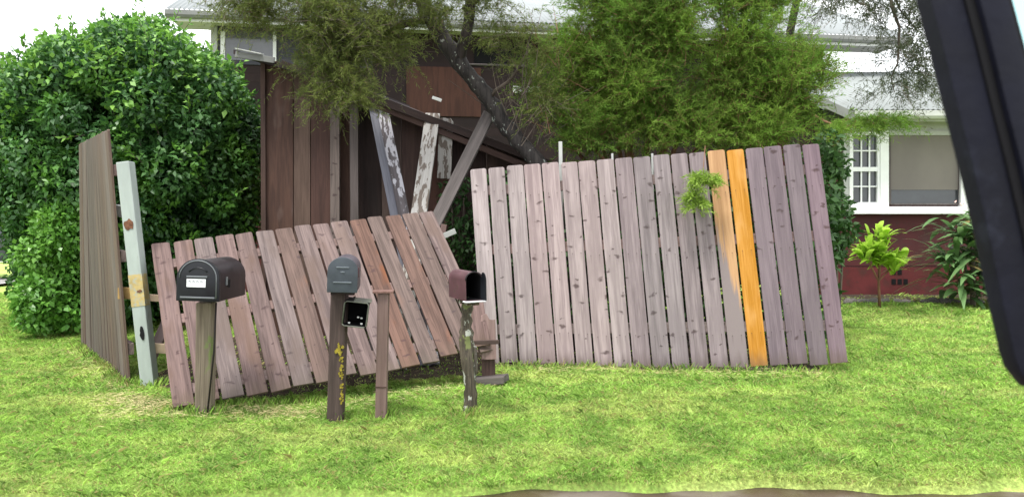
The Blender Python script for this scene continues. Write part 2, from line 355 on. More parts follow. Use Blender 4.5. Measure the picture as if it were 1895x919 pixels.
def sprays(ells, dens, needle=.07, wid=.005, twig=.32, droop=.5, per=26, origin=None, spread=.7):
    """feathery sprays: arching twigs lined with thin leaves; ells: (centre, radii, weight)"""
    outV = []; tw = []
    for c, r, k in ells:
        n = max(1, int(dens * k)); q = ball(n) * (rng.random((n, 1)) ** .45)
        base = np.array(c) + q * np.array(r)
        o = np.array(c) - np.array([0, 0, r[2]*1.2]) if origin is None else np.array(origin)
        dr = unit(unit(base - o) + .55 * rng.normal(size=(n, 3)) + np.array([0, -.15, 0]))
        Ln = twig * rng.uniform(.6, 1.3, (n, 1))
        t = np.linspace(0, 1, per)[None, :, None]
        p = base[:, None] + dr[:, None]*Ln[:, None]*t + np.array([0, 0, -1])*(droop*Ln[:, None]*t**2)
        tan = unit(dr[:, None] + np.array([0, 0, -1])*(2*droop*t))
        nd = unit(tan + spread*rng.normal(size=p.shape))
        pp = p.reshape(-1, 3); dd = nd.reshape(-1, 3)
        outV.append(leaves(pp, dd, rng.normal(size=pp.shape), needle*rng.uniform(.6, 1.3, len(pp)), wid*rng.uniform(.7, 1.4, len(pp))))
        e = p[:, -1]; s = unit(np.cross(e - base, rng.normal(size=(n, 3))))*.002
        tw.append(np.stack([base - s, base + s, e + s*.4, e - s*.4], 1))
    return np.concatenate(outV), np.concatenate(tw)
def lump_leaves(lumps, per_m2, L=.07, W_=.035, out=.5, flatz=True, inner=.35):
    """leaves on and in the outer shell of each lump (centre, radius, squash)"""
    res = []
    for c, r, sq in lumps:
        n = int(per_m2 * 4*math.pi*r*r*(.7+.3*sq)); q = ball(n); rr = r*(1 - inner*rng.random((n, 1))**1.6 + .07*rng.normal(size=(n, 1)))
        pos = np.array(c) + q*rr*np.array([1, 1, sq])
        dr = unit(q*out + rng.normal(size=(n, 3))*.7 + np.array([0, 0, -.15]))
        nr = unit(q*.8 + np.array([0, 0, .5]) + rng.normal(size=(n, 3))*.45)
        res.append(leaves(pos, dr, nr, L*rng.uniform(.6, 1.35, n), W_*rng.uniform(.7, 1.3, n)))
    return np.concatenate(res)

# ---------------------------------------------------------------- ground, road
def gz(x, y):
    return .018*np.sin(x*1.3+.4)*np.cos(y*1.1) + .010*np.sin(x*3.7+y*2.9) + .006*np.sin(x*9+1)*np.sin(y*8)
def edge_y(x):   # where the lawn breaks off at the road
    return 3.80 + .02*x - .09*np.maximum(0, -x) + .035*np.sin(x*2.1) + .03*np.sin(x*5.3+1) + .016*np.sin(x*17)
g = MB(); g.add([(-900, -300, -.09), (900, -300, -.09), (900, 1500, -.09), (-900, 1500, -.09)], [(0, 1, 2, 3)])
tag(g.build('ground', M['gravel']), kind='structure')
g = MB(); g.add([(-60, -4, -.055), (60, -4, -.055), (60, 4.6, -.055), (-60, 4.6, -.055)], [(0, 1, 2, 3)])
tag(g.build('road', M['road']), kind='structure')
xs = np.arange(-16, 16.01, .08); ts = np.concatenate([[0, .004], np.linspace(.012, 1, 130)])
V = []; 
for t in ts:
    y = edge_y(xs) * (1-t) + 22*t; z = gz(xs, y) - (0.07 if t == 0 else 0.0)
    V.append(np.stack([xs, y, z], 1))
V = np.concatenate(V); nx = len(xs)
Fc = [(j*nx+i, j*nx+i+1, (j+1)*nx+i+1, (j+1)*nx+i) for j in range(len(ts)-1) for i in range(nx-1)]
me = bpy.data.meshes.new('lawn'); me.from_pydata(V.tolist(), [], Fc); me.polygons.foreach_set('use_smooth', [True]*len(me.polygons))
tag(link('lawn', me, M['turf_base']), kind='structure')
g = MB(); g.add([(-17, 10.6, .045), (-8.9, 10.6, .045), (-9.2, 15.9, .045), (-17, 15.9, .045)], [(0, 1, 2, 3)])
tag(g.build('side_road', M['gravel']), kind='structure')

def grass_blades(n, y0, y1, xa, hmin, hmax, wid, pw=1.0):
    y = y0 + (y1-y0)*rng.random(n)**pw; x = (rng.random(n)*2-1)*(y*xa+.4)
    x = x + 0*y; ok = y > edge_y(x) - .015; x, y = x[ok], y[ok]; n = len(x)
    clump = np.sin(x*23+3*np.sin(y*7))*np.sin(y*19+2*np.sin(x*9))
    h = rng.uniform(hmin, hmax, n)*(1+.35*clump)
    tall = rng.random(n) < .02; h[tall] *= 1.7
    a = rng.random(n)*2*math.pi; lean = rng.uniform(.4, 1.6, n)*h
    b = np.stack([x, y, gz(x, y)], 1); dirv = np.stack([np.cos(a), np.sin(a), np.zeros(n)], 1)
    s = np.stack([-np.sin(a + rng.normal(size=n)), np.cos(a), np.zeros(n)], 1)*(wid*rng.uniform(.6, 1.3, n)/2)[:, None]
    m = b + dirv*(lean*.3)[:, None] + np.array([0, 0, 1])*(h*.62)[:, None]; t = b + dirv*lean[:, None] + np.array([0, 0, 1])*(h*rng.uniform(.7, 1, n))[:, None]
    return np.stack([b-s, b+s, m+s*.8, t, m-s*.8], 1)
gv = np.concatenate([grass_blades(300000, 3.4, 5.6, .68, .013, .030, .0036),
                     grass_blades(260000, 5.6, 9.0, .68, .015, .034, .006),
                     grass_blades(110000, 9.0, 13.0, .70, .025, .05, .011),
                     ])
SHADE_AREA = [(-2.80, 6.02), (-1.95, 5.55), (-.25, 6.45), (-.15, 6.66), (2.52, 6.40), (2.7, 8.5), (-2.9, 8.5)]  # outline where a dark sheet replaces the grass as shade around the panels
def inside(x, y, poly):
    r_ = np.zeros(len(x), bool); n_ = len(poly)
    for i in range(n_):
        (x0, y0), (x1, y1) = poly[i], poly[(i+1) % n_]
        c_ = ((y0 > y) != (y1 > y)) & (x < (x1-x0)*(y-y0)/((y1-y0) or 1e-9) + x0); r_ ^= c_
    return r_
def in_shade(v): return inside(v[:, 0, 0], v[:, 0, 1], SHADE_AREA)
gv = gv[~(in_shade(gv) & (rng.random(len(gv)) > .06))]
tag(bulk('grass', gv, 5, M['grass']), 'short mown bright green grass with straw yellow patches', 'grass', kind='stuff')
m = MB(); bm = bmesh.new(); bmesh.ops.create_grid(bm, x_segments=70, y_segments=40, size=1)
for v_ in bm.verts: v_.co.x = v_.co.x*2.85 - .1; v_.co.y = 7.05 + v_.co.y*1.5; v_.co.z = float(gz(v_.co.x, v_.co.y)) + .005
pp = np.array([f.calc_center_median() for f in bm.faces]); ins = inside(pp[:, 0], pp[:, 1], SHADE_AREA)
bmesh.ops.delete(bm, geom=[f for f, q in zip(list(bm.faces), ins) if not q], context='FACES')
me = bpy.data.meshes.new('shade_sheet'); bm.to_mesh(me); bm.free(); tag(link('shade_sheet', me, M['soil_and_shade']), kind='structure')  # dark sheet standing in for the shade under and behind the panels
# taller tufts where the mower does not reach
def tufts(spots, hmin, hmax, wid):
    r_ = []
    for (x, y, rad, n) in spots:
        px_, py_ = x + rng.normal(size=n)*rad, y + rng.normal(size=n)*rad*.6; h = rng.uniform(hmin, hmax, n)
        a = rng.random(n)*6.28; b = np.stack([px_, py_, gz(px_, py_)], 1); dv = np.stack([np.cos(a), np.sin(a), 0*a], 1); s = np.stack([-np.sin(a), np.cos(a), 0*a], 1)*wid
        m = b + dv*(h*.2)[:, None] + np.array([0, 0, 1])*(h*.6)[:, None]; t = b + dv*(h*.55)[:, None] + np.array([0, 0, 1])*h[:, None]
        r_.append(np.stack([b-s, b+s, m+s*.7, t, m-s*.7], 1))
    return np.concatenate(r_)
sp = [(-1.93, 5.1, .06, 140), (-1.09, 5.07, .05, 120), (-.82, 5.07, .05, 110), (-.26, 5.05, .06, 150), (-2.68, 5.95, .07, 160)]
sp += [(x, 6.64 - .09*x + random.uniform(-.03, .03), .05, 14) for x in np.arange(-.2, 2.7, .09)]
sp += [(-2.79 - .587*t*1.9, 5.93 + .81*t*1.9, .05, 60) for t in np.arange(0, 1.2, .06)]
sp += [(-2.2 + t*1.2, 5.14 + .55*t, .05, 40) for t in np.arange(0, .8, .08)]
q_ = []
for a, b, n_, sd_ in (((-2.75, 5.75), (-4.1, 7.6), 700, .09), ((-2.5, 5.2), (-1.3, 5.15), 1300, .13), ((-1.5, 5.2), (-.3, 5.9), 700, .12), ((.2, 6.45), (2.4, 6.3), 700, .08), ((-2.8, 5.6), (-2.2, 5.2), 900, .1)):
    t_ = rng.random(n_); x_ = a[0]+(b[0]-a[0])*t_ + rng.normal(size=n_)*sd_; y_ = a[1]+(b[1]-a[1])*t_ + rng.normal(size=n_)*sd_
    an = rng.random(n_)*6.28; dv = np.stack([np.cos(an), np.sin(an), rng.uniform(-.05, .25, n_)], 1); p_ = np.stack([x_, y_, gz(x_, y_)+rng.uniform(.012, .028, n_)], 1)
    q_.append(leaves(p_, dv, rng.normal(size=(n_, 3)) + np.array([0, 0, 2]), rng.uniform(.03, .08, n_), .0035*np.ones(n_)))
M['straw'] = leafmat('straw', (.40, .33, .16), (.62, .55, .30), rough=.8, trans=.2, spec=.1)
tag(bulk('dry_clippings', np.concatenate(q_), 4, M['straw']), 'dry straw coloured grass clippings along the foot of the fences', 'clippings', kind='stuff')
tag(bulk('grass_tufts', tufts(sp, .03, .08, .003), 5, M['grass']), 'longer grass left around the posts and under the fence panels', 'grass', kind='stuff')

# ---------------------------------------------------------------- fence panels
def picket_me(L, wd=.138, th=.017, ear=.022, slant=0):
    pr = [(-wd/2, 0), (wd/2, slant), (wd/2, L-ear)]
    for k in range(1, 6):
        a = k/6*math.pi/2; pr.append((wd/2 - ear + ear*math.cos(a), L - ear + ear*math.sin(a)*.8))
    pr += [(-x, z) for x, z in pr[:2:-1]] + [(-wd/2, L-ear)]
    q_ = []                                   # slightly wavy sawn edges
    for a, b in zip(pr, pr[1:] + pr[:1]):
        q_.append(a)
        if abs(a[1]-b[1]) > .5:
            for k in range(1, 6): q_.append((a[0] + random.uniform(-.0018, .0018), a[1] + (b[1]-a[1])*k/6))
    m = MB(); m.prism(q_, -th/2, th/2); return m
def panel(root, BL, BR, TL, TR, n, mats, rails, front, sag=0, jit=.012, labels={}, rail_mat='rail', gap=.0155, bow=0, xr=None):
    BL, BR, TL, TR = map(Vector, (BL, BR, TL, TR)); up = ((TL-BL)+(TR-BR)).normalized()
    for i in range(n):
        t = (i+.5)/n; b = BL.lerp(BR, t); tp = TL.lerp(TR, t); across = ((BR-BL).lerp(TR-TL, .5))
        b = b + Vector((0, 0, -sag*math.sin(math.pi*t)**.7)) + up*random.uniform(-jit, jit)
        tp = tp + up*random.uniform(-jit*.4, jit*.4) + across.normalized()*random.uniform(-.005, .005)
        wd = ((BR-BL).length/n + (TR-TL).length/n)/2 - gap*random.uniform(.7, 1.35)
        nrm = across.cross(up).normalized()
        if nrm.dot(front) < 0: nrm = -nrm
        off = nrm*random.uniform(0, .004)
        M_ = frame(b+off, tp+off, across) @ Matrix.Rotation(R(random.gauss(0, 2.2)), 4, 'Z')
        o = picket_me((tp-b).length, wd).build('picket', M[mats[i]], root, M_, bevel=.002, seg=1)
        if i in labels: o['label'] = labels[i]
    nrm = (BR-BL).cross(up).normalized()
    if nrm.dot(front) < 0: nrm = -nrm
    for t in rails:
        a = BL.lerp(TL, t) - nrm*.032; b = BR.lerp(TR, t) - nrm*.032
        ac = (b-a).normalized(); beam('rail', a + ac*.03, b - ac*.03, .085, .038, M[rail_mat], root, xdir=up)
# upright panel on the right
BL, BR = P(892, 668, 6.85), P(1571, 668, 6.58); TL, TR = P(869, 312, 7.03), P(1517, 264, 6.80)
t = empty('wooden_fence', (BL+BR)/2 * 1.0, label='wide fence panel of pale pinkish boards, two of them orange, standing crooked on the right', cat='fence panel')
mats = ['fence_pale']*8 + ['fence_between']*5 + ['fence_fade', 'fence_orange'] + ['fence_grey']*4
panel(t, BL, BR, TL, TR, 19, mats, (.16, .57, .88), Vector((0, -1, 0)), sag=.06,
      labels={13: 'board painted orange above and faded to bare grey below', 14: 'bright orange painted board'})
# three pale stakes that hold the panel up behind it
for px in (1037, 1133, 1207):
    y0 = 7.12; x = P(px, 300, 7.12).x
    top = {1037: 262, 1133: 284, 1207: 284}[px]
    s = beam('stake', (x+.03, y0+.02, 0), P(px, top, 7.12) , .032 if px == 1037 else .018, .02, M['offwhite'], None)
    tag(s, {1037: 'white stake showing above the sixth board from the left of the wide panel', 1133: 'thin white stake tip above the eighth board of the wide panel', 1207: 'thin white stake tip above the tenth board of the wide panel'}[px], 'stake', 'white stakes behind the wide fence panel')
# panel fallen back in the middle
MBL, MBR, MTR, MTL = Vector((-2.16, 5.14, .02)), Vector((-.11, 6.07, .26)), Vector((-.68, 7.05, 1.30)), Vector((-2.73, 6.11, 1.04))
t = empty('wooden_fence', (MBL+MBR)/2, label='weathered brown fence panel tipped back and leaning behind the mailboxes', cat='fence panel')
mats = ['fence_mid']*6 + ['fence_rust', 'fence_mid', 'fence_mid', 'fence_mid', 'fence_rust', 'fence_rust', 'fence_rust', 'fence_rust', 'fence_mid']
panel(t, MBL, MBR, MTL, MTR, 15, mats, (.1, .5, .86), Vector((0, -1, .7)), jit=.02, gap=.018)
# dark panel seen edge-on at the left
a0 = Vector((-2.80, 5.95, 0)); a1 = Vector((-4.14, 7.80, 0)); b0 = P(201, 240, 6.08); b1 = P(148, 266, 7.85)
t = empty('wooden_fence', (a0+a1)/2, label='dark grey-brown fence panel seen almost edge-on beside the hedge, leaning left', cat='fence panel')
panel(t, a1, a0, b1, b0, 15, ['fence_back']*15, (.14, .5, .84), Vector((-.8, -.6, 0)), jit=.006, gap=.004)
# painted gate post next to it
pb, pt = P(279, 716, 5.95), P(232, 300, 6.0)
t = empty('fence_post', pb, label='pale grey-green square post with a yellow patch, leaning left beside the dark panel', cat='post')
pst = beam('post', pb - Vector((0, 0, .03)), pt, .098, .098, M['metal_post'], t, bevel=.008)
L = (pt-pb).length; Mf = frame(pb, pt, Vector((1, 0, 0)))
MB().box(-.0505, .0505, -.0515, .03, L*.36, L*.50).build('paint_patch', M['yellow_paint'], t, Mf)
random.seed(3)
def blot(name, cx, cz, rx, rz, mat, y=-.0525):
    pr = [(cx + rx*random.uniform(.55, 1)*math.cos(a), cz + rz*random.uniform(.55, 1)*math.sin(a)) for a in np.linspace(0, 2*math.pi, 14)[:-1]]
    MB().prism(pr, y-.001, y+.004).build(name, mat, t, Mf)
blot('rust_stain', 0, L*.72, .045, .05, M['rust']); blot('rust_stain', .004, L*.24, .018, .06, M['inside'], -.0535); blot('rust_stain', .02, L*.425, .022, .014, M['rust'], -.0545)
tag(beam('rail_stub', P(228, 542, 6.08)+Vector((-.03,0,0)), P(252, 542, 6.08), .085, .05, M['yellow_wood'], None, xdir=Vector((0, 0, 1))), 'short yellow rail end between the dark panel and the painted post', 'rail end')
tag(beam('rail_stub', P(276, 550, 6.05), P(300, 552, 6.1), .05, .04, M['cut_wood'], None, xdir=Vector((0, 0, 1))), 'upper pale cut rail end just right of the painted post', 'rail end')
tag(beam('rail_stub', P(284, 643, 6.05), P(312, 645, 6.1), .07, .045, M['cut_wood'], None, xdir=Vector((0, 0, 1))), 'lower pale cut rail end just right of the painted post', 'rail end')
tag(beam('rail_stub', P(214, 388, 6.25), P(240, 396, 6.2), .085, .04, M['offwhite'], None, xdir=Vector((0, 0, 1))), 'whitish rail end high up between the dark panel and the painted post', 'rail end')
tag(beam('fallen_rail', P(262, 700, 6.3), P(325, 560, 6.7), .08, .04, M['rail'], None), 'brown rail lying against the back of the fallen panel by the painted post', 'rail')

# ---------------------------------------------------------------- mailboxes
def arch(wd, h, n=14):       # mailbox cross-section, bottom at 0
    r = wd/2; pr = [(-r, 0), (r, 0)]
    for k in range(n+1):
        a = math.pi*k/n; pr.append((r*math.cos(a), h - r*.92 + r*.92*math.sin(a)))
    return pr
def shell(wd, h, L, th, mat, name, parent, Mt, close_back=True):   # open-mouthed arch tube from y=0 to L
    o_ = arch(wd, h); i_ = [(x*(1-2*th/wd), th + z*(h-2*th)/h) for x, z in o_]; n = len(o_)
    m = MB(); vs = [(x, 0, z) for x, z in o_] + [(x, L, z) for x, z in o_] + [(x, 0, z) for x, z in i_] + [(x, L-.01, z) for x, z in i_]
    fs = []
    for k in range(n):
        j = (k+1) % n; fs += [(k, j, n+j, n+k), (2*n+k, 3*n+k, 3*n+j, 2*n+j), (k, 2*n+k, 2*n+j, j)]
    fs += [tuple(range(n, 2*n)), tuple(range(3*n, 4*n))]
    m.add(vs, fs); return m.build(name, mat, parent, Mt, smooth='auto')
def T(v, rz=0, rx=0, ry=0): return Matrix.Translation(v) @ Matrix.Rotation(rz, 4, 'Z') @ Matrix.Rotation(ry, 4, 'Y') @ Matrix.Rotation(rx, 4, 'X')
# 1: big black box
base = P(379, 764, 5.13); base.z = 0
t = empty('mailbox', base, label='large black arched mailbox with a white number label on a weathered square post', cat='mailbox')
beam('post', base - Vector((0, 0, .05)), P(382, 558, 5.1), .098, .095, M['post_grey'], t, bevel=.007)
MB().tube([P(384, 762, 5.05), P(396, 650, 5.04), P(400, 560, 5.03)], .006).build('rod', M['ply_dark'], t, smooth=True)
fc = P(366, 557, 4.84); Mt = T(fc, R(-2.5), 0, R(1.5))
MB().prism(arch(.25, .245), .012, .43).build('body', M['black_side'], t, Mt, bevel=.003, smooth='auto')
dr = MB().prism(arch(.262, .254), -.006, .014).build('door', M['black_metal'], t, Mt, bevel=.004, smooth='auto')
a_ = arch(.225, .225)[1:]; MB().tube([(x, -.0075, z+.018) for x, z in a_] , .0035, 6).build('door_rim', M['strip_grey'], dr, Mt, smooth=True)
a_ = [(.062*math.cos(q), -.008, .155+.045*math.sin(q)) for q in np.linspace(.15*math.pi, .85*math.pi, 9)]
MB().tube(a_, .004, 6).build('door_emboss', M['black_metal'], dr, Mt, smooth=True)
MB().box(-.068, .058, -.013, -.006, .142, .152).build('handle', M['strip_grey'], dr, Mt, bevel=.002)
lb = MB().box(-.066, .048, -.0105, -.006, .085, .133).build('number_label', M['label_white'], dr, Mt)
mk = MB(); random.seed(5)
for k in range(4):
    x0 = -.054 + k*.024; mk.box(x0, x0+.004, -.0118, -.0104, .112, .126); mk.box(x0, x0+.012, -.0118, -.0104, .119, .1225); mk.box(x0+.009, x0+.0125, -.0118, -.0104, .110, .1188)
mk.build('label_digits', M['label_ink'], lb, Mt)
MB().box(-.105, .105, -.012, -.006, .018, .028).build('lower_strip', M['strip_grey'], dr, Mt, bevel=.002)
MB().box(.1262, .131, .10, .125, .09, .14).build('flag_bracket', M['strip_grey'], t, Mt, bevel=.001)
MB().box(.1312, .136, .13, .15, .075, .125).build('flag', M['inside'], t, Mt, bevel=.001)
# 2: blue-grey box
base = P(621, 771, 5.05); base.z = 0
t = empty('mailbox', base, label='small blue-grey arched mailbox on a dark post with yellow lichen', cat='mailbox')
pb2 = beam('post', base - Vector((0, 0, .05)), P(629, 540, 5.05), .098, .085, M['post_dark'], t, bevel=.008)
fc = P(633, 541, 4.88); Mt = T(fc, R(7), R(2), R(2))
MB().prism(arch(.172, .205), .01, .34).build('body', M['slate_side'], t, Mt, bevel=.003, smooth='auto')
dr = MB().prism(arch(.18, .213), -.006, .012).build('door', M['slate'], t, Mt, bevel=.004, smooth='auto')
for z_, w_ in ((.148, .038), (.058, .055)): MB().box(-w_, w_, -.011, -.005, z_, z_+.008).build('door_rib', M['slate_hi'], dr, Mt, bevel=.003)
MB().box(-.012, .012, -.010, -.005, .12, .128).build('door_emboss', M['slate_hi'], dr, Mt, bevel=.002)
MB().box(.088, .094, .03, .055, .09, .15).build('flag', M['maroon_metal'], t, Mt, bevel=.001)
MB().box(-.07, .07, .02, .36, -.018, -.001).build('base_board', M['ply_dark'], t, Mt)
random.seed(9); lm = MB()
for k in range(70):
    q = P(628 + random.gauss(0, 3) , random.gauss(650, 6), 4.998) if k < 22 else P(632 + random.gauss(0, 1.8), random.uniform(660, 748), 4.998); r_ = random.uniform(.004, .012)*(1.1 if k < 22 else .8)
    lm.prism([(q.x + r_*random.uniform(.6, 1)*math.cos(a), q.z + r_*random.uniform(.6, 1.3)*math.sin(a)) for a in np.linspace(0, 6.28, 8)[:-1]], q.y-.001+random.uniform(0,.002), q.y+.012)
tag(lm.build('lichen', M['lichen'], t), kind='stuff')
# 2b: open square box hung on the same post
fc = P(655, 604, 4.93); Mt = T(fc, R(8), 0, R(7))
t = empty('newspaper_box', fc, label='open square black box hung below the blue-grey mailbox', cat='box')
m = MB(); W_, H_, D_, th = .145, .15, .26, .006
m.box(-W_/2, W_/2, 0, D_, 0, th).box(-W_/2, W_/2, 0, D_, H_-th, H_).box(-W_/2, -W_/2+th, 0, D_, th, H_-th).box(W_/2-th, W_/2, 0, D_, th, H_-th).box(-W_/2+th, W_/2-th, D_-th, D_, th, H_-th)
m.build('body', M['inside'], t, Mt)
pts = [(-W_/2, -.002, .01), (-W_/2+.012, -.002, 0), (W_/2-.012, -.002, 0), (W_/2, -.002, .012), (W_/2, -.002, H_-.012), (W_/2-.012, -.002, H_), (-W_/2+.012, -.002, H_), (-W_/2, -.002, H_-.012), (-W_/2, -.002, .01)]
MB().tube(pts, .0045, 6).build('rim', M['rim'], t, Mt, smooth=True)
MB().box(-.02, .085, .02, .2, H_, H_+.008).build('lid', M['rim'], t, Mt, bevel=.002)
random.seed(4)
for q in ((.01, .03, .05), (.03, .04, .045), (-.04, .02, .012), (.035, .015, .014)): MB().box(q[0], q[0]+.014, q[1], q[1]+.01, q[2], q[2]+.01).build('scrap', M['offwhite'], t, Mt, bevel=.003)
# bare post
base = P(705, 771, 5.05); base.z = 0; tp = P(710, 541, 5.05)
t = empty('bare_post', base, label='slim reddish-brown post without a mailbox, small flat board on top', cat='post')
beam('post', base - Vector((0, 0, .05)), tp, .068, .06, M['post_red'], t, bevel=.005)
MB().box(-.066, .062, -.05, .07, 0, .012).build('cap_board', M['post_red'], t, T(tp, R(6)), bevel=.002)
MB().box(-.036, .036, -.0335, -.03, .19, .197).build('band', M['post_dark'], t, frame(base, tp, Vector((1, 0, 0))))
# 3: maroon box with open mouth on a gnarled post
base = P(870, 767, 5.1); base.z = 0
t = empty('mailbox', base, label='small maroon mailbox with its mouth open on a gnarled lichen-covered post', cat='mailbox')
m = MB(); n_ = 22; pts = []; rad = []
random.seed(12)
for k in range(n_):
    s = k/(n_-1); pts.append(Vector((base.x - .005 + .012*math.sin(s*7) + (-.015)*s, base.y + .008*math.cos(s*9), -.05 + s*(.745+.05)))); rad.append(.043 + .006*math.sin(s*13) + random.uniform(-.004, .006) - (.004*s))
m.tube(pts, rad, 12); 
v = []
for i, p in enumerate(m.v):
    c_ = pts[i//12]; d_ = Vector(p)-c_; v.append(tuple(c_ + d_*random.uniform(.82, 1.16)))
m.v = v; po = m.build('post', M['post_gnarl'], t, T((0, 0, 0)), smooth=True)
sm = MB(); sm.tube([pts[13] + Vector((.02, -.01, 0)), pts[15] + Vector((.055, -.005, -.09)), pts[12] + Vector((.06, 0, -.12)), pts[9] + Vector((.035, 0, -.06))], [.008, .014, .013, .006], 7)
sm.build('split_splinter', M['post_gnarl'], t, smooth=True)
fc = P(878, 556, 4.92); Mt = T(fc, R(33), 0, R(0))
Mt = T(fc, R(24), 0, R(-1))
shell(.112, .175, .30, .003, M['maroon_metal'], 'body', t, Mt)
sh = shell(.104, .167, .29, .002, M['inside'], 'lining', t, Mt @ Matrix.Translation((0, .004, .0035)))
rm = MB().tube([(x, 0, z) for x, z in arch(.114, .176)[1:]] , .0028, 6).build('rim', M['black_metal'], t, Mt, smooth=True)
MB().box(-.066, .066, -.03, .03, -.008, -.001).build('lower_lip', M['rim_white'], t, Mt, bevel=.002)
dm = MB().prism([(x*1.0, z) for x, z in arch(.11, .17)], -.002, .002)
dm.build('door', M['black_metal'], t, Mt @ Matrix.Translation((.052, -.002, 0)) @ Matrix.Rotation(R(-68), 4, 'Z') @ Matrix.Translation((0.01, 0, 0)) @ Matrix.Diagonal((.45, 1, 1, 1)))
MB().box(-.035, .035, .01, .2, -.03, -.008).build('base_board', M['post_gnarl'], t, Mt)
# debris behind the third post
d0 = P(905, 716, 6.1); d0.z = 0
t = empty('broken_stump', d0, label='short dark broken stump with jagged boards behind the maroon mailbox', cat='stump')
beam('stump', d0 - Vector((0, 0, .03)), P(903, 640, 6.1), .10, .09, M['post_dark'], t, rag=.02)
beam('splintered_board', P(893, 640, 6.02), P(880, 560, 6.15), .12, .02, M['fence_mid'], t, rag=.025)
beam('splintered_board', P(905, 665, 6.04), P(903, 585, 6.1), .11, .02, M['rail'], t, rag=.03)
tag(beam('fallen_board', P(862, 705, 6.05), P(938, 700, 6.0), .13, .05, M['bare_grey'], None, xdir=Vector((0, 1, 0)), rag=.015), 'grey board end lying in the grass behind the maroon mailbox', 'board')
tag(beam('loose_board', P(860, 634, 5.95), P(924, 632, 5.95), .03, .02, M['post_dark'], None, xdir=Vector((0, 0, 1))), 'thin dark strip across the bottom right corner of the fallen panel', 'board')

# ---------------------------------------------------------------- shed
SY = 8.4
def sh(px, py, Y=SY): return P(px, py, Y)
t = empty('shed', (P(740, 400, SY).x, SY+1, 0), label='collapsing brown plywood shed with a sloping dark roof behind the fallen panel', cat='shed')
def roofy(px): return 105 + (px-487)*(300-105)/(1010-487) * (.72 if px < 690 else 1) + (0 if px < 690 else -11)
def roofy(px):
    pts_ = [(430, 92), (487, 106), (560, 122), (690, 172), (760, 197), (880, 238), (960, 288), (1060, 330)]
    for (a, ya), (b, yb) in zip(pts_, pts_[1:]):
        if px <= b: return ya + (yb-ya)*(px-a)/(b-a)
    return yb
def wallpanel(a, b, mat, Y, sk=0, nm='wall_panel'):
    p = [sh(a, 400, Y), sh(b, 400, Y)]; xa, xb = p[0].x, p[1].x
    za = sh(a, roofy(a)+3, Y).z; zb = sh(b, roofy(b)+3, Y).z
    M_ = Matrix.Translation((xa, Y, 0))
    m = MB(); m.prism([(0+sk, 0), (xb-xa+sk, 0), (xb-xa, zb), (0, za)], 0, .02); return m.build(nm, M[mat], t, M_, bevel=.002)
wallpanel(487, 542, 'ply_a', SY); wallpanel(543.5, 574, 'ply_b', SY+.01); wallpanel(575.5, 613, 'ply_red', SY); wallpanel(629, 650, 'ply_a', SY+.08)
wallpanel(662, 706, 'ply_dark', SY+.12); wallpanel(705, 742, 'ply_a', SY+.05, .02); wallpanel(743.5, 782, 'ply_red', SY+.06); wallpanel(783.5, 832, 'ply_red', SY+.04); wallpanel(833, 900, 'ply_dark', SY+.05); wallpanel(901, 1055, 'ply_a', SY+.06)
# siding battens, corner board, studs
beam('corner_board', sh(489, 640, SY-.02), sh(487, 112, SY-.02), .05, .03, M['ply_a'], t)
beam('stud', sh(621, 650, SY-.03), sh(620, 158, SY-.03), .095, .045, M['stud'], t)
beam('stud', sh(658, 650, SY-.03), sh(655, 172, SY-.03), .085, .045, M['bare_grey'], t)
# roof: sloping slab, front overhang 0.35 m
pa, pb_ = sh(432, 92, SY-.3), sh(690, 168, SY-.3); pc, pd = sh(690, 168, SY-.3), sh(1062, 322, SY-.3)
for a, b, nm in ((pa, pb_, 'roof'), (pc + Vector((0, 0, -.02)), pd, 'roof')):
    m = MB(); B = Vector((0, 2.9, .25))
    th_ = Vector((0, 0, -.045)); vs = [a, b, b+B, a+B, a+th_, b+th_, b+B+th_, a+B+th_]
    m.add(vs, [(0, 1, 2, 3), (7, 6, 5, 4), (0, 4, 5, 1), (1, 5, 6, 2), (2, 6, 7, 3), (3, 7, 4, 0)]); m.build(nm, M['felt'], t)
beam('fascia', sh(520, 118, SY-.31), sh(1050, 322, SY-.31) + Vector((0, 0, .03)), .075, .025, M['ply_dark'], t, xdir=Vector((0, 0, 1)))
beam('roof_batten', sh(560, 140, SY-.27), sh(1045, 336, SY-.27), .06, .03, M['ply_red'], t, xdir=Vector((0, 0, 1)))
beam('fascia', sh(436, 101, SY-.315), sh(508, 112, SY-.315), .06, .03, M['gutter'], t, xdir=Vector((0, 0, 1)))
beam('roof_flashing', sh(438, 93, SY-.32)+Vector((0,0,.012)), sh(486, 103, SY-.32)+Vector((0,0,.012)), .10, .012, M['offwhite'], t, xdir=Vector((0, 1, .1)))
# sides and back of the shed
xl = sh(487, 0, SY).x; xr_ = sh(1055, 0, SY).x
MB().prism([(SY+.03, 0), (SY+2.4, 0), (SY+2.4, 3.02), (SY+.03, 2.86)], xl, xl+.02, 'x').build('side_wall', M['redwall'], t)
MB().box(xl, xr_, SY+2.42, SY+2.44, 0, 1.6).build('back_wall', M['ply_dark'], t)
# barge piece lying on the roof
tag(beam('paint_chip_board', sh(800, 184, SY-.36)+Vector((0,0,.02)), sh(817, 190, SY-.36)+Vector((0,0,.02)), .03, .02, M['white'], None), 'tiny white chip of board lying on the shed roof edge', 'board')
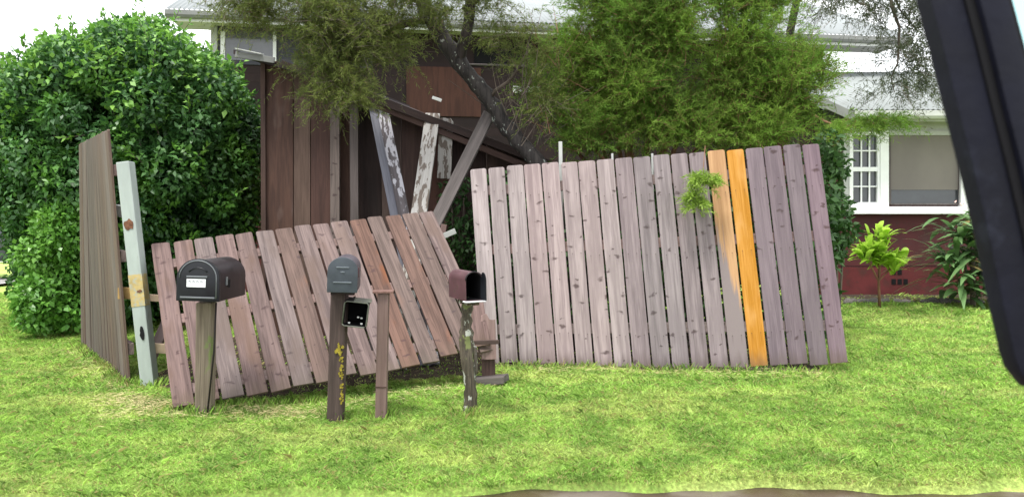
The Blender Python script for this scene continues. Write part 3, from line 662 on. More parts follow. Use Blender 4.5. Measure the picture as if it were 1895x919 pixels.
# leaning timbers in front of the shed
LT = [('peel', 703, 183, 746, 400, .125, 'dark timber with flaking white paint leaning right against the shed', 'timber'),
      ('bluegrey', 688, 190, 731, 405, .075, 'narrow blue-grey timber leaning just left of the flaking dark one', 'timber'),
      ('peel_white', 801, 212, 775, 398, .145, 'white peeling timber leaning left, the wider one of the white pair', 'timber'),
      ('peel_white', 826, 222, 822, 330, .14, 'short upright white board hanging under the shed roof, its end broken off', 'board'),
      ('bare_grey', 906, 210, 812, 400, .12, 'long grey diagonal brace leaning right from the fallen panel to the roof', 'brace')]
for k, (mt, x0, y0, x1, y1, wd, lb_, ct) in enumerate(LT):
    Yt = SY-.16 - .03*k; Yb = 7.55 - .03*k
    if k == 3: Yb = SY-.18
    a = P(x0, y0, Yt) if k != 4 else P(x0, y0, SY-.42); b = P(x1, y1, Yb)
    if k != 3: b = a + (b-a) * ((a.z)/(a.z-b.z))
    tag(beam('leaning_timber' if k != 3 else 'hanging_board', b, a, wd, .045, M[mt], None, rag=.02 if k == 3 else 0), lb_, ct)
tag(beam('loose_board', P(822, 436, 7.3), P(843, 427, 7.3), .05, .03, M['offwhite'], None), 'small whitish wood chip stuck out behind the top corner of the fallen panel', 'board')
tag(beam('leaning_timber', P(812, 470, 7.35), P(822, 415, 7.35), .05, .04, M['rail'], None), 'short dark timber end behind the top corner of the fallen panel', 'timber')

# ---------------------------------------------------------------- main house behind
A = math.atan(.16); HO = Vector((0, 14.3, 0)); U = Vector((math.cos(A), math.sin(A), 0)); Vn = Vector((-math.sin(A), math.cos(A), 0))
house = empty('house', HO, A, label='tall dark brown house with grey upper wall and white gutters behind the trees', cat='house')
HM = Matrix.Translation(HO) @ Matrix.Rotation(A, 4, 'Z')
def H(px, py, v):            # local (u, z) where the photo ray meets the plane v of the house
    r_ = Vector(((px-947.5)/F, 1, -(py-400)/F)); o = Vector((0, 0, CH)) - HO
    k = (v - o.dot(Vn)) / r_.dot(Vn); p = o + r_*k; return p.dot(U), p.z
def hb(nm, mat, px0, px1, py0, py1, v0, v1, parent=None, bev=0):
    u0, _ = H(px0, 400, v0); u1, _ = H(px1, 400, v0); pm = (px0+px1)/2; z1 = H(pm, py0, v0)[1]; z0 = H(pm, py1, v0)[1] if py1 is not None else 0
    return MB().box(u0, u1, v0, v1, z0, z1).build(nm, M[mat], parent or house, HM, bevel=bev)
u0, _ = H(392, 400, 0); u1, _ = H(1523, 400, 0); zt = 4.62
MB().box(u0, u1, 0, 6, 0, zt).build('wall', M['housewall'], house, HM)
hb('upper_wall', 'greywall', 392, 690, 30, 122, -.03, -.002)
hb('trim', 'offwhite', 390, 402, 22, 118, -.06, -.031)
hb('trim', 'white', 458, 463, 290, 470, -.06, -.002)
wn_ = hb('window', 'glass_grey', 415, 507, 58, 112, -.045, -.031)
hb('frame', 'white', 408, 416, 58, 113, -.07, -.032, wn_); hb('frame', 'white', 505, 511, 58, 113, -.07, -.032, wn_)
hb('wall_patch', 'ply_red', 752, 890, 124, 215, -.03, -.002)
hb('lower_wall', 'redwall', 393, 500, 250, None, -.03, -.002)
wn_ = hb('window', 'inside', 878, 962, 84, 120, -.03, -.002); hb('frame', 'bare_grey', 870, 975, 119, 122, -.05, -.002, wn_)  # near-black panel put in for the dark gap under the eave, no window
hb('wall_plate', 'white', 950, 999, 160, 172, -.06, -.002)
random.seed(2); u_, z_ = H(952, 171, -.06); m = MB()
for k in range(7): m.box(u_+.12+k*.05, u_+.15+k*.05, -.062, -.06, z_+.02+random.uniform(0, .02), z_+.07+random.uniform(0, .03))
m.build('wall_plate_smudge', M['offwhite'], house, HM)
# eaves, gutter and corrugated roof
ue0 = H(305, 400, -.75)[0]; ue1 = H(1690, 400, -.75)[0]; ez = H(1200, 57, -.75)[1]
MB().box(ue0, ue1, -.60, .3, ez-.02, ez+.0).build('soffit', M['offwhite'], house, HM)
MB().box(ue0, ue1, -.64, -.605, ez-.10, ez+.08).build('fascia', M['white'], house, HM)
MB().prism([(-.64, ez-.06), (-.74, ez-.06), (-.765, ez-.02), (-.765, ez+.05), (-.75, ez+.05), (-.74, ez-.01), (-.64, ez-.01)], ue0, ue1, 'x').build('gutter', M['gutter'], house, HM)
def corr(u0, u1, ya, za, yb, zb, mat, name, parent, M_, pitch=.076, amp=.009, th=.0):
    m = MB(); us = np.arange(u0, u1, pitch/6); n = len(us); nv = Vector((0, -(zb-za), (yb-ya))).normalized()
    for (y, z) in ((ya, za), (yb, zb)):
        for s in (0, -.006):
            for u in us:
                q = Vector((u, y, z)) + nv*(amp*math.sin(u*2*math.pi/pitch) + s); m.v.append(tuple(q))
    for i in range(n-1):
        m.f += [(i, i+1, 2*n+i+1, 2*n+i), (n+i, 3*n+i, 3*n+i+1, n+i+1), (i, n+i, n+i+1, i+1)]
    return m.build(name, mat, parent, M_, smooth=True)
corr(ue0, ue1, -.70, ez+.08, 3.2, ez+1.75, M['roof_upper'], 'roof', house, HM)
corr(ue0, ue1, 7.1, ez+.08, 3.2, ez+1.75, M['roof_upper'], 'roof', house, HM)

# ---------------------------------------------------------------- red cottage on the right
WY = 12.5
cot = empty('cottage', (P(1700, 400, WY).x, WY, 0), label='low red cottage wing with a pale metal roof and white windows', cat='cottage')
def wb(nm, mat, px0, px1, py0, py1, y0, y1, parent=cot, bev=0):
    a = P(px0, py0, WY+y0); b = P(px1, py1 if py1 is not None else 400, WY+y0); z0 = b.z if py1 is not None else 0
    return MB().box(a.x, b.x, WY+y0, WY+y1, z0, a.z).build(nm, M[mat], parent, None, bevel=bev)
wb('wall', 'redwall', 1524, 2130, 232, 492, 0, 5)
wb('foundation_wall', 'redbase', 1520, 2134, 494, None, -.03, 5)
wb('dark_joint', 'inside', 1524, 2130, 491, 495, .004, .1)
wb('window_head', 'offwhite', 1566, 1850, 222, 246, -.04, -.003)
wf = wb('window', 'glass', 1577, 1630, 246, 380, -.02, -.002)
def sash(px0, px1, parent):
    wb('frame', 'white', px0, px0+6, 244, 382, -.08, -.004, parent); wb('frame', 'white', px1-6, px1, 244, 382, -.08, -.004, parent)
    wb('frame', 'white', px0+6, px1-6, 309, 317, -.075, -.004, parent); wb('frame', 'white', px0+6, px1-6, 374, 382, -.075, -.004, parent)
    wb('frame', 'white', px0+6, px1-6, 244, 250, -.075, -.004, parent)
    m = MB(); w_ = (px1-px0-12)/3
    for k in (1, 2):
        a = P(px0+6+w_*k-1.2, 251, WY-.05); b = P(px0+6+w_*k+1.2, 374, WY-.05); m.box(a.x, b.x, WY-.055, WY-.03, b.z, a.z)
    for y in (279, 345):
        a = P(px0+6, y-1.2, WY-.05); b = P(px1-6, y+1.2, WY-.05); m.box(a.x, b.x, WY-.058, WY-.027, b.z, a.z)
    m.build('glazing_bar', M['white'], parent)
sash(1573, 1630, wf)
wb('mullion', 'white', 1630, 1645, 240, 382, -.10, -.004)
wp = wb('window', 'glass', 1645, 1779, 246, 378, -.012, -.002); wb('blind', 'blind', 1647, 1777, 250, 351, -.028, -.014, wp)
wb('frame', 'offwhite', 1645, 1779, 242, 250, -.06, -.029, wp); wb('frame', 'bare_grey', 1645, 1649, 250, 378, -.05, -.029, wp); wb('frame', 'bare_grey', 1775, 1779, 250, 378, -.05, -.029, wp); wb('frame', 'bare_grey', 1649, 1775, 376, 379, -.05, -.029, wp)
wb('mullion', 'white', 1779, 1794, 240, 382, -.10, -.004)
wf = wb('window', 'glass', 1794, 1850, 246, 380, -.02, -.002); sash(1794, 1851, wf)
wb('trim', 'offwhite', 1562, 1573, 238, 392, -.05, -.004)
wb('sill', 'white', 1578, 1854, 382, 396, -.14, -.004, bev=.01)
for k in range(2):
    for j in range(3 if k == 0 else 2):
        wb('vent', 'inside', 1650+j*11, 1658+j*11, 516 - k*20, 526-k*18, -.036, -.031)
ezc = P(1680, 214, WY-.45).z; xa = P(1578, 214, WY-.45).x; xb = P(2150, 214, WY-.45).x
MB().prism([(WY-.40, ezc-.05), (WY-.50, ezc-.05), (WY-.53, ezc-.01), (WY-.53, ezc+.07), (WY-.51, ezc+.07), (WY-.50, ezc), (WY-.40, ezc)], xa, xb, 'x').build('gutter', M['offwhite'], cot)
MB().box(xa, xb, WY-.40, WY-.37, ezc-.08, ezc+.08).build('fascia', M['offwhite'], cot)
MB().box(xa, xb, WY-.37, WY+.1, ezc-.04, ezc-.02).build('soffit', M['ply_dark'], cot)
xl2 = P(1524, 185, WY-.45).x
rz_ = P(1590, 134, 15.2).z
corr(xl2, xb, WY-.47, ezc+.09, 15.2, rz_, M['roof_metal'], 'roof', cot, None); corr(xl2, xb, 17.9, ezc+.09, 15.2, rz_, M['roof_metal'], 'roof', cot, None)
beam('barge_board', P(1514, 186, WY-.5), P(1582, 217, WY-.5), .13, .03, M['gutter'], cot, xdir=Vector((0, 0, 1)))
MB().box(P(1500, 0, WY).x, P(1560, 0, WY).x, WY+.3, WY+.5, 0, 2.6).build('side_wall', M['ply_dark'], cot)

# flower bed and border stones
tag(MB().add([P(1560, 561, 11.6)*1 + Vector((0,0,.03)), P(1900, 561, 11.6) + Vector((0,0,.03)), Vector((9.5, 12.5, .05)), Vector((4.6, 12.5, .05))], [(0, 1, 2, 3)]).build('flower_bed', M['soil_and_shade']), kind='structure')
random.seed(21); _n = ['leftmost', 'second from left', 'third from left', 'fourth from left', 'fifth from left', 'sixth from left', 'seventh from left', 'eighth from left', 'ninth from left', 'tenth from left', 'fifth from right', 'fourth from right', 'third from right', 'second from right']
STONE_L = ['low grey edging stone of the flower bed, %s in the row' % q for q in _n]
for k, px in enumerate(list(range(1572, 1860, 22))):
    bm = bmesh.new(); bmesh.ops.create_icosphere(bm, subdivisions=2, radius=.5)
    for v_ in bm.verts: v_.co *= random.uniform(.8, 1.15)
    me = bpy.data.meshes.new('border_stone'); bm.to_mesh(me); bm.free(); me.polygons.foreach_set('use_smooth', [True]*len(me.polygons))
    o = link('border_stone', me, M['stone'])
    o.location = (P(px + random.uniform(-5, 5), 565, 11.45).x, 11.45 + random.uniform(-.06, .06), .035); o.scale = (random.uniform(.14, .26), random.uniform(.10, .16), random.uniform(.08, .15)); o.rotation_euler.z = random.uniform(-.5, .5)
    tag(o, STONE_L[k], 'stone', 'edging stones of the flower bed')

# ---------------------------------------------------------------- hedge and shrubs on the left
def crown_lumps(cx, cy, rx, ry, zt_, n, r0, r1, p=2.4, zb=0.0, seed=1, jit=.12):
    random.seed(seed); res = []; hz_ = (zt_-zb)/2; cz = zb + hz_
    k = 0
    while len(res) < n:
        k += 1; ga = math.pi*(3-math.sqrt(5)); s = 1 - 2*((len(res)+.5)/n); rr = math.sqrt(1-s*s); a = ga*k
        x, y, z = rr*math.cos(a), rr*math.sin(a), s
        q = (abs(x)**p + abs(y)**p + abs(z)**p)**(-1/p); r = random.uniform(r0, r1)
        res.append(((cx + x*q*(rx-r*.8)*random.uniform(1-jit, 1), cy + y*q*(ry-r*.8), max(r*.7, cz + z*q*(hz_-r*.75))), r, random.uniform(.8, 1)))
    return res
lum = []
for c_, r_, s_ in crown_lumps(-4.72, 9.75, 1.80, 1.5, 3.75, 95, .22, .50, p=2.3, seed=4):
    pxx = 947.5 + c_[0]/c_[1]*F; yl = np.interp(pxx, [-100, 0, 60, 150, 230, 300, 345, 400, 450, 485], [260, 160, 98, 60, 36, 40, 85, 112, 190, 290])
    zl = CH + (400-yl)/F*c_[1] - r_*.9; z_ = min(c_[2]*1.0, zl); x_ = c_[0]
    if z_ < 1.25: x_ = max(x_, P(22, 0, c_[1]).x + r_)
    x_ = min(x_, P(486, 0, c_[1]).x - r_*.9)
    lum.append(((x_, c_[1], z_), r_, s_))
he = empty('hedge_tree', (-4.42, 9.75, 0), label='tall rounded dark green glossy bush filling the left side', cat='bush')
MB().tube([(-4.4, 9.8, 0), (-4.45, 9.75, 1.2), (-4.4, 9.7, 2.4)], [.12, .09, .05], 8).build('trunk', M['bark'], he, smooth=True)
mb = MB(); random.seed(8)
for c_, r_, s_ in lum[::2]: mb.tube([(-4.42, 9.78, .5 + c_[2]*.25), ((c_[0]-4.42)/2, (c_[1]+9.75)/2, c_[2]*.75+.1), c_], [.035, .022, .01], 5)
mb.build('branches', M['bark'], he, smooth=True)
lum2 = lum + [((-4.42+random.uniform(-.9, .9), 9.9+random.uniform(-.5, .5), random.uniform(.6, 2.8)), .5, 1) for _ in range(16)] + [((-4.72+random.uniform(-.8, .8), 8.95+random.uniform(-.1, .2), random.uniform(1.6, 2.9)), .34, 1) for _ in range(9)]
bulk('foliage', lump_leaves(lum2, 640, .072, .040, inner=.5), 4, M['hedge'], he)
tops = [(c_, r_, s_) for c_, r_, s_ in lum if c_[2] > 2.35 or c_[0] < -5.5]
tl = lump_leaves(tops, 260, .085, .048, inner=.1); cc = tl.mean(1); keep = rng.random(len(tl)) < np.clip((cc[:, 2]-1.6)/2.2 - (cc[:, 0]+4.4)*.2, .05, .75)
bulk('pale_leaves', tl[keep], 4, M['hedge_top'], he)  # paler leaves, more of them towards the top and the left
sh_ = []; st_ = MB(); random.seed(77)       # loose shoots breaking the outline
for k in range(150):
    c_, r_, s_ = random.choice(lum[:-12] if len(lum) > 20 else lum); q = ball(1)[0]; q[2] = abs(q[2])*.8 + .15; q[1] = -abs(q[1])*.7; q = unit(q)
    p0 = np.array(c_) + q*r_*.9; dv = unit(q + np.array([0, 0, .9])*random.random() + rng.normal(size=3)*.25); L_ = random.uniform(.12, .30)
    if p0[2] < .4: continue
    st_.tube([tuple(p0), tuple(p0 + dv*L_)], [.004, .002], 4, False)
    t_ = rng.random((9, 1)); pp = p0 + dv*L_*(.15+.85*t_); sh_.append(leaves(pp, dv + rng.normal(size=(9, 3))*.7, rng.normal(size=(9, 3)) + np.array([0, -.5, 1]), rng.uniform(.05, .09, 9), rng.uniform(.025, .045, 9)))
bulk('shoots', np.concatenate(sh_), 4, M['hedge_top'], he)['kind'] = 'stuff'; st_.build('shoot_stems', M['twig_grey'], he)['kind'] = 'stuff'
lum = [((P(104, 0, 8.5).x + random.uniform(-.20, .20), 8.55 + random.uniform(-.25, .35), random.uniform(.25, 1.22)), random.uniform(.16, .26), .95) for _ in range(30)]
sb = empty('leafy_shrub', (P(90, 0, 8.5).x, 8.6, 0), label='brighter green low shrub in front of the big bush, left of the dark panel', cat='shrub')
MB().tube([(P(90, 0, 8.5).x, 8.6, 0), (P(90, 0, 8.5).x, 8.6, .9)], [.04, .02], 6).build('stem', M['bark'], sb)
bulk('foliage', lump_leaves(lum, 800, .065, .040), 4, M['shrub'], sb)

def shrub(nm, label, px, base_y, Y, blobs, mat, dens=700, L=.07, W_=.04, cat='shrub'):
    b = Vector((P(px, 0, Y).x, Y, 0)); o = empty(nm, b, label=label, cat=cat)
    m = MB()
    for (x, y, r_) in blobs: m.tube([tuple(b), tuple(P(x, y, Y+.05))], [.02, .008], 5)
    m.build('stem', M['twig_grey'], o)
    lm_ = [(tuple(P(x, y, Y + random.uniform(-.1, .15))), r_, 1) for x, y, r_ in blobs]
    bulk('foliage', lump_leaves(lm_, dens, L, W_), 4, M[mat], o); return o
random.seed(31)
shrub('climbing_shrub', 'dark green leafy shrub between the wide fence panel and the cottage', 1550, 0, 8.6,
      [(1535, 265, .12), (1545, 305, .14), (1528, 345, .18), (1545, 385, .17), (1535, 425, .2), (1562, 430, .14), (1530, 462, .17), (1520, 300, .2), (1500, 400, .25)], 'shrub_dark', 520, .08, .045)
shrub('undergrowth_shrub', 'dark green shrub in the gap between the fallen and the wide panel', 850, 0, 7.9,
      [(835, 360, .13), (850, 400, .17), (870, 440, .2), (840, 470, .17), (850, 520, .22), (880, 560, .22), (900, 600, .2), (920, 350, .15), (860, 340, .08)], 'shrub_dark', 520, .07, .03)
shrub('undergrowth_shrub', 'low dark green growth added behind the wide fence panel to darken its slits', 1200, 0, 7.75,
      [(x_, y_, .26) for x_ in range(930, 1520, 52) for y_ in (570, 470, 370)], 'shrub_dark', 330, .09, .045)  # leafy row added behind the boards so the slits come out dark
# strappy plants
def straps(pos, n, L, W_, up=.6, mat=None, nm='leaves', parent=None, droop=.8, seg=4, jit=.1):
    q = []
    for k in range(n):
        a = random.uniform(0, 6.28); l = L*random.uniform(.6, 1.15); el = random.uniform(up-.5, up+.45)
        dv = Vector((math.cos(a)*math.cos(el), math.sin(a)*math.cos(el), math.sin(el))); sd_ = Vector((-math.sin(a), math.cos(a), 0)); p = Vector(pos) + Vector((random.gauss(0, jit), random.gauss(0, jit), random.gauss(0, jit)))
        prev = None
        for s in range(seg+1):
            f = s/seg; c_ = p + dv*l*f + Vector((0, 0, -1))*l*droop*f*f*.6; w_ = W_*math.sin(math.pi*min(.97, .12+f*.86))
            cur = (c_ - sd_*w_/2, c_ + sd_*w_/2)
            if prev: q.append((prev[0], prev[1], cur[1], cur[0]))
            prev = cur
    m = MB()
    for f in q: m.add(f, [(0, 1, 2, 3)])
    me = bpy.data.meshes.new(nm); me.from_pydata(m.v, [], m.f); bm = bmesh.new(); bm.from_mesh(me); bmesh.ops.remove_doubles(bm, verts=bm.verts, dist=1e-5); bm.to_mesh(me); bm.free()
    return link(nm, me, mat, parent)
random.seed(17)
Yf = 11.0; fp = empty('broad_leaf_plant', (P(1628, 0, Yf).x, Yf, 0), label='bright lime green broad-leaved plant on a thin stem before the red wall', cat='plant')
MB().tube([(P(1628, 0, Yf).x, Yf, 0), tuple(P(1626, 520, Yf)), tuple(P(1630, 470, Yf))], [.02, .016, .02], 7).build('stem', M['twig'], fp, smooth=True)
for (x_, y_, n_, l_) in ((1626, 482, 60, .50), (1602, 472, 44, .40), (1652, 492, 44, .42), (1632, 445, 36, .38)):
    MB().tube([P(1626, 520, Yf), P(x_, y_, Yf)], .012, 6).build('stem', M['twig'], fp)
    straps(P(x_, y_, Yf), n_, l_, .10, .95, M['fern'], 'leaves', fp, .8, 5, .05)
Ys = 11.1; bp = empty('strap_leaf_shrub', (P(1800, 0, Ys).x, Ys, 0), label='large clump of long dark green strap leaves at the cottage corner', cat='shrub')
MB().tube([(P(1800, 0, Ys).x, Ys, 0), tuple(P(1800, 450, Ys))], [.04, .03], 7).build('stem', M['twig_grey'], bp)
sl = []
for (x, y, n_, l_) in ((1800, 450, 60, .5), (1780, 490, 55, .55), (1830, 480, 60, .55), (1790, 530, 45, .5), (1840, 430, 50, .5), (1860, 520, 50, .5), (1770, 420, 25, .35), (1820, 540, 40, .45)):
    sl.append(straps(P(x-14, y-4, Ys), int(n_*.8), l_*1.45, .085, .5, None, 'leaves', None, .7, 4, .07))
bm = bmesh.new()
for o in sl: bm.from_mesh(o.data)
for o in sl: bpy.data.objects.remove(o)
me = bpy.data.meshes.new('leaves'); bm.to_mesh(me); bm.free(); link('leaves', me, M['strap'], bp)
fl = MB(); random.seed(5)
for k in range(5):
    q = P(1772 + random.uniform(-5, 12), 372+random.uniform(-4, 10), Ys); fl.tube([q, q + Vector((.02, 0, .03))], [.012, .003], 5)
fl.build('flower', flat('petal', (.8, .5, .45), .6), bp)

# ---------------------------------------------------------------- the leaning tree over the shed
def ell(px, py, rx, ry, Y, k=1.0, dy=.35):
    c_ = P(px, py, Y); return (tuple(c_), (rx/F*Y, dy, ry/F*Y), k)
lt = empty('leaning_tree', (P(1085, 0, 7.75).x, 7.75, 0), label='dark lichen-spotted tree leaning left over the shed roof with drooping olive foliage', cat='tree')
pts = [P(1085, 640, 7.75), P(1050, 400, 7.75), P(992, 296, 7.75), P(938, 236, 7.8), P(905, 185, 7.8), P(868, 140, 7.8), P(825, 80, 7.8), P(790, 20, 7.8), P(760, -60, 7.9), P(720, -160, 7.9)]
pts[0].z = -.02
sp_ = []; rd = []
base_r = [.14, .10, .085, .08, .075, .08, .08, .075, .06, .04]
for i in range(len(pts)-1):
    for j in range(5):
        s = j/5; p = pts[i].lerp(pts[i+1], s); sp_.append(p + Vector((random.gauss(0, .006), random.gauss(0, .006), random.gauss(0, .006)))); rd.append((base_r[i]*(1-s)+base_r[i+1]*s)*random.uniform(.88, 1.12))
MB().tube(sp_, rd, 12).build('trunk', M['bark'], lt, smooth=True)
def limb(ps, r0, r1, mat='bark', parent=lt, nm='limb', wob=.012):
    q = []; 
    for i in range(len(ps)-1):
        for j in range(4): q.append(ps[i].lerp(ps[i+1], j/4) + Vector((random.gauss(0, wob), random.gauss(0, wob), random.gauss(0, wob))))
    q.append(ps[-1]); rr = [r0 + (r1-r0)*i/(len(q)-1) for i in range(len(q))]
    return MB().tube(q, rr, 7).build(nm, M[mat], parent, smooth=True)
limb([P(846, 118, 7.8), P(866, 60, 7.7), P(868, 0, 7.7), P(862, -90, 7.7)], .06, .045)
limb([P(800, 40, 7.8), P(700, 60, 7.5), P(620, 90, 7.3), P(560, 60, 7.2)], .04, .012, wob=.02)
limb([P(780, 0, 7.8), P(660, -40, 7.4), P(520, -30, 7.1)], .045, .015, wob=.02)
limb([P(905, 185, 7.8), P(960, 130, 7.6), P(985, 60, 7.5)], .018, .006, 'twig_grey')
limb([P(862, 20, 7.7), P(930, -40, 7.7), P(1050, -60, 7.7)], .04, .02)
EL = [ell(560, 40, 115, 60, 7.2, 1.1), ell(500, 15, 110, 45, 7.1, .8), ell(610, 115, 75, 60, 7.2, 1.0), ell(650, 170, 42, 42, 7.1, .55, .2), ell(600, 185, 30, 20, 7.1, .2, .15), ell(690, 30, 90, 70, 7.3, 1.1),
      ell(780, 15, 90, 50, 7.4, .9), ell(740, 90, 55, 45, 7.4, .35), ell(660, 75, 80, 60, 7.3, .8), ell(900, 15, 60, 35, 7.6, .35), ell(600, -40, 200, 60, 7.2, 1), ell(820, -40, 160, 50, 7.4, .7), ell(455, 12, 60, 28, 7.2, .35), ell(975, 95, 45, 60, 7.6, .4), ell(1010, 190, 40, 60, 7.6, .3), ell(930, 60, 40, 40, 7.6, .25)]
def plumes(E_, m_, r0=.12, r1=.26, el=1.35):
    res = []
    for c_, r_, k in E_:
        q_ = max(2, int(m_*k))
        for j in range(q_):
            v_ = ball(1)[0]*rng.random()**.33; rr = rng.uniform(r0, r1); cc_ = np.array(c_) + v_*np.maximum(np.array(r_) - rr*.6, .03)
            res.append((tuple(cc_), (rr*rng.uniform(.8, 1.3), rr, rr*rng.uniform(.7, el)), k/q_))
    return res
Vl, Tw = sprays(plumes(EL, 13, .12, .24), 300, needle=.05, wid=.0052, twig=.24, droop=.75, per=28)
bulk('foliage', Vl, 4, M['feather_olive'], lt); bulk('twigs', Tw, 4, M['twig_grey'], lt)

# ---------------------------------------------------------------- feathery bright tree behind the wide panel
ft = empty('feathery_tree', (P(1180, 0, 8.1).x, 8.1, 0), label='broad bright green feathery tree spreading behind the wide fence panel', cat='tree')
b0_ = Vector((P(1180, 0, 8.1).x, 8.1, 0))
random.seed(44)
MB().tube([b0_, b0_ + Vector((0, 0, .5)), b0_ + Vector((.02, 0, 1.1))], [.13, .11, .09], 10).build('trunk', M['bark'], ft, smooth=True)
top_ = b0_ + Vector((.02, 0, 1.05))
for (x, y) in ((1000, 210), (1040, 120), (1090, 60), (1150, 40), (1230, 30), (1300, 110), (1360, 60), (1430, 110), (1480, 200), (1400, 225), (1250, 200), (1130, 180), (1060, 230)):
    e = P(x, y, 7.9 + random.uniform(-.35, .35)); mid = top_.lerp(e, .5) + Vector((0, 0, .12))
    limb([top_, mid, e], .032, .009, 'twig', ft, 'limb', .02)
tw = []
for k in range(220):
    e0 = P(random.uniform(985, 1500), random.uniform(60, 270), random.uniform(7.5, 8.3)); a = Vector((random.gauss(0, 1), random.gauss(0, .3), random.uniform(.2, 1.4))).normalized()
    s = Vector((.003, 0, .001)); e1 = e0 + a*random.uniform(.2, .5); tw.append([e0-s, e0+s, e1+s*.3, e1-s*.3])
EF = [ell(1060, 130, 75, 90, 7.9, .7), ell(1160, 90, 100, 100, 7.8, 1.4), ell(1190, 30, 90, 70, 7.7, 1.0), ell(1240, 60, 50, 90, 7.7, .8), ell(1190, 200, 120, 60, 7.8, 1.1), ell(1330, 225, 110, 50, 7.8, 1.0), ell(1405, 120, 95, 95, 7.7, 1.4),
      ell(1470, 190, 55, 70, 7.8, .7), ell(1080, 235, 80, 50, 7.9, .55), ell(1090, 10, 90, 50, 7.9, .7), ell(1380, 10, 110, 55, 7.8, .9), ell(1340, 165, 40, 60, 7.8, .35), ell(1430, 250, 70, 25, 7.6, .4), ell(1250, -50, 260, 60, 7.9, 1.4), ell(1250, 250, 90, 30, 7.6, .5), ell(1120, 262, 90, 25, 7.7, .45), ell(1180, 150, 80, 60, 7.6, .7), ell(1500, 120, 35, 60, 7.8, .35), ell(1000, 150, 40, 60, 7.9, .15)]
Vl, Tl = sprays([e_ for e_ in plumes(EF, 15, .13, .27) if not (1262 < 947.5+e_[0][0]/e_[0][1]*F < 1318 and 55 < 400-(e_[0][2]-CH)/e_[0][1]*F < 145)], 540, needle=.05, wid=.0062, twig=.27, droop=.3, per=34, spread=.75)
bulk('foliage', Vl, 4, M['feather'], ft); bulk('twigs', np.concatenate([Tl, np.array([[list(v) for v in q] for q in tw])]), 4, M['twig'], ft)
# thin grey bare twigs between trunk and crown
random.seed(6); m = MB()
for k in range(38):
    e0 = P(random.uniform(930, 1010), random.uniform(170, 290), random.uniform(7.5, 7.9)); a = Vector((random.gauss(.3, .6), random.gauss(0, .2), random.uniform(.5, 1.2))).normalized(); L_ = random.uniform(.25, .7)
    mid = e0 + a*L_*.5 + Vector((random.gauss(0, .03), 0, 0)); m.tube([e0, mid, e0 + a*L_ + Vector((random.gauss(.05, .05), 0, .05))], [.005, .004, .002], 4, False)
m.build('bare_twigs', M['twig_grey'], lt)
# hanging sprays at the top right
ht = empty('overhanging_tree', (P(1475, 0, 10.3).x, 10.3, 0), label='dark thin-leaved tree hanging in front of the pale roofs at the upper right', cat='tree')
b1_ = Vector((P(1475, 0, 10.3).x, 10.3, 0))
MB().tube([b1_, b1_ + Vector((-.02, 0, 1.2)), P(1462, 60, 10.0), P(1500, -120, 9.6)], [.09, .08, .05, .04], 8).build('trunk', M['bark'], ht, smooth=True)
for ps in (((1480, -60), (1640, -30), (1700, 60)), ((1490, -90), (1640, -80), (1740, 20)), ((1470, -20), (1580, -5), (1610, 20)), ((1640, -40), (1665, 60), (1655, 170))):
    limb([P(x, y, 9.4) for x, y in ps], .025, .006, 'twig_grey', ht, 'limb', .02)
EH = [ell(1560, 5, 70, 35, 9.4, .6), ell(1650, 15, 60, 45, 9.4, .6), ell(1710, 50, 40, 70, 9.4, .65), ell(1690, 120, 45, 55, 9.4, .6), ell(1650, 165, 50, 25, 9.4, .22), ell(1715, 160, 30, 40, 9.4, .3), ell(1600, -30, 140, 30, 9.4, .6), ell(1560, 125, 25, 12, 9.4, .03), ell(1650, 80, 30, 40, 9.4, .2)]
Vl, Tl = sprays(EH, 260, needle=.06, wid=.008, twig=.3, droop=1.0, per=16)
bulk('foliage', Vl, 4, M['feather_dark'], ht); bulk('twigs', Tl, 4, M['twig_grey'], ht)
Vl, Tl = sprays([ell(1640, 228, 45, 14, 9.2, .45, .15), ell(1590, 235, 45, 16, 9.2, .35, .15), ell(1550, 250, 30, 20, 9.0, .3, .15)], 230, needle=.06, wid=.007, twig=.2, droop=.5, per=20)
bulk('lower_spray', Vl, 4, M['feather'], ht)
limb([P(1470, 190, 10.2), P(1550, 235, 9.4), P(1640, 228, 9.2)], .02, .006, 'twig', ht, 'limb', .01)
# sprig caught on the wide panel
M['sprig'] = leafmat('sprig', (.16, .28, .04), (.33, .48, .08), rough=.5, trans=.4)
sg = empty('green_sprig', P(1291, 400, 6.60), label='small green leafy sprig hanging on the wide panel left of the orange boards', cat='sprig')
Vl, Tl = sprays([ell(1300, 338, 24, 16, 6.66, .5, .03), ell(1287, 375, 16, 18, 6.66, .4, .03)], 170, needle=.05, wid=.007, twig=.10, droop=.6, per=16)
bulk('leaves', Vl, 4, M['sprig'], sg); MB().tube([P(1305, 270, 6.78), P(1300, 330, 6.68), P(1286, 392, 6.68)], [.004, .003, .002], 5).build('stem', M['twig'], sg)
# wire across the dark gap
tag(MB().tube([P(860, 118, 9.3), P(930, 120, 9.3), P(1010, 119, 9.3), P(1100, 116, 9.2)], .004, 5).build('wire', M['bare_grey']), 'thin pale wire strung across the dark house wall', 'wire')

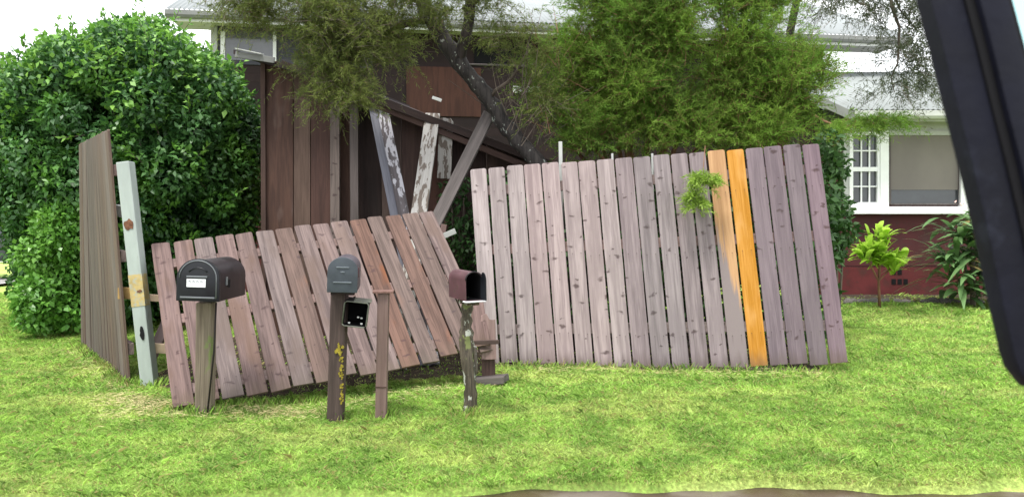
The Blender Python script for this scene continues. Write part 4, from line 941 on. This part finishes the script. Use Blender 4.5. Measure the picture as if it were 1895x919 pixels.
# ---------------------------------------------------------------- near car: door pillar beside the camera
cp = empty('near_car', (.75, .9, 0), label='dark car window pillar slanting across the right edge, close to the viewer', cat='car')
Yc = .85
def strip(nm, mat, offs0, offs1, y0, y1, zt_=None):
    pth = [(1707, -70), (1722, 0), (1745, 85), (1773, 200), (1800, 305), (1829, 430), (1856, 560), (1878, 658), (1888, 688), (1915, 722)]
    m = MB(); prs = []
    for (x, y) in pth:
        a = P(x, y, Yc); prs.append([Vector((a.x+offs0, Yc+y0, a.z)), Vector((a.x+offs1, Yc+y0, a.z)), Vector((a.x+offs1, Yc+y1, a.z)), Vector((a.x+offs0, Yc+y1, a.z))])
    b = 0
    for q in prs: m.v += [tuple(v) for v in q]
    n_ = len(prs)
    for i in range(n_-1):
        for k in range(4): m.f.append((i*4+k, i*4+(k+1) % 4, (i+1)*4+(k+1) % 4, (i+1)*4+k))
    m.f += [(3, 2, 1, 0), tuple((n_-1)*4+k for k in range(4))]
    return m.build(nm, M[mat], cp, None, bevel=.0035, smooth='auto')
strip('pillar_trim', 'car_dark', 0, .038, 0, .03); strip('weather_seal', 'car_seal', .034, .046, -.004, .024); strip('pillar_trim', 'car_dark', .044, .075, -.012, .03)
strip('weather_seal', 'car_seal', .074, .083, -.006, .03); strip('windscreen', 'car_glass', .083, .42, .012, .016)
m = MB(); a = P(1930, 760, Yc); m.box(a.x+.10, a.x+.7, Yc-.03, Yc+.05, 0.45, a.z); m.build('door_panel', M['car_paint'], cp, None, bevel=.02, smooth='auto')

# parked car glimpsed at the far left beyond the bush
pc = empty('parked_car', (-10.55, 16.2, .045), R(90), label='dark parked car half hidden at the far left edge beyond the big bush', cat='car')
PM = Matrix.Translation((-10.55, 16.2, .045)) @ Matrix.Rotation(R(0), 4, 'Z')
prof = [(-2.1, .35), (2.1, .35), (2.15, .75), (1.9, .92), (1.15, 1.0), (.6, 1.42), (-.9, 1.45), (-1.6, 1.02), (-2.1, .95), (-2.18, .6)]
MB().prism(prof, -.85, .85).build('body', M['car_paint'], pc, PM, bevel=.05, smooth='auto')
MB().prism([(1.0, 1.03), (.55, 1.37), (-.85, 1.39), (-1.4, 1.05)], -.87, .87).build('side_window', M['glass'], pc, PM)
for x in (-1.35, 1.35):
    for y in (-.78, .78): 
        MB().prism([(x + .32*math.cos(a), .32 + .32*math.sin(a)) for a in np.linspace(0, 6.283, 25)[:-1]], y-.1, y+.1).build('wheel', M['tyre'], pc, PM, bevel=.02)
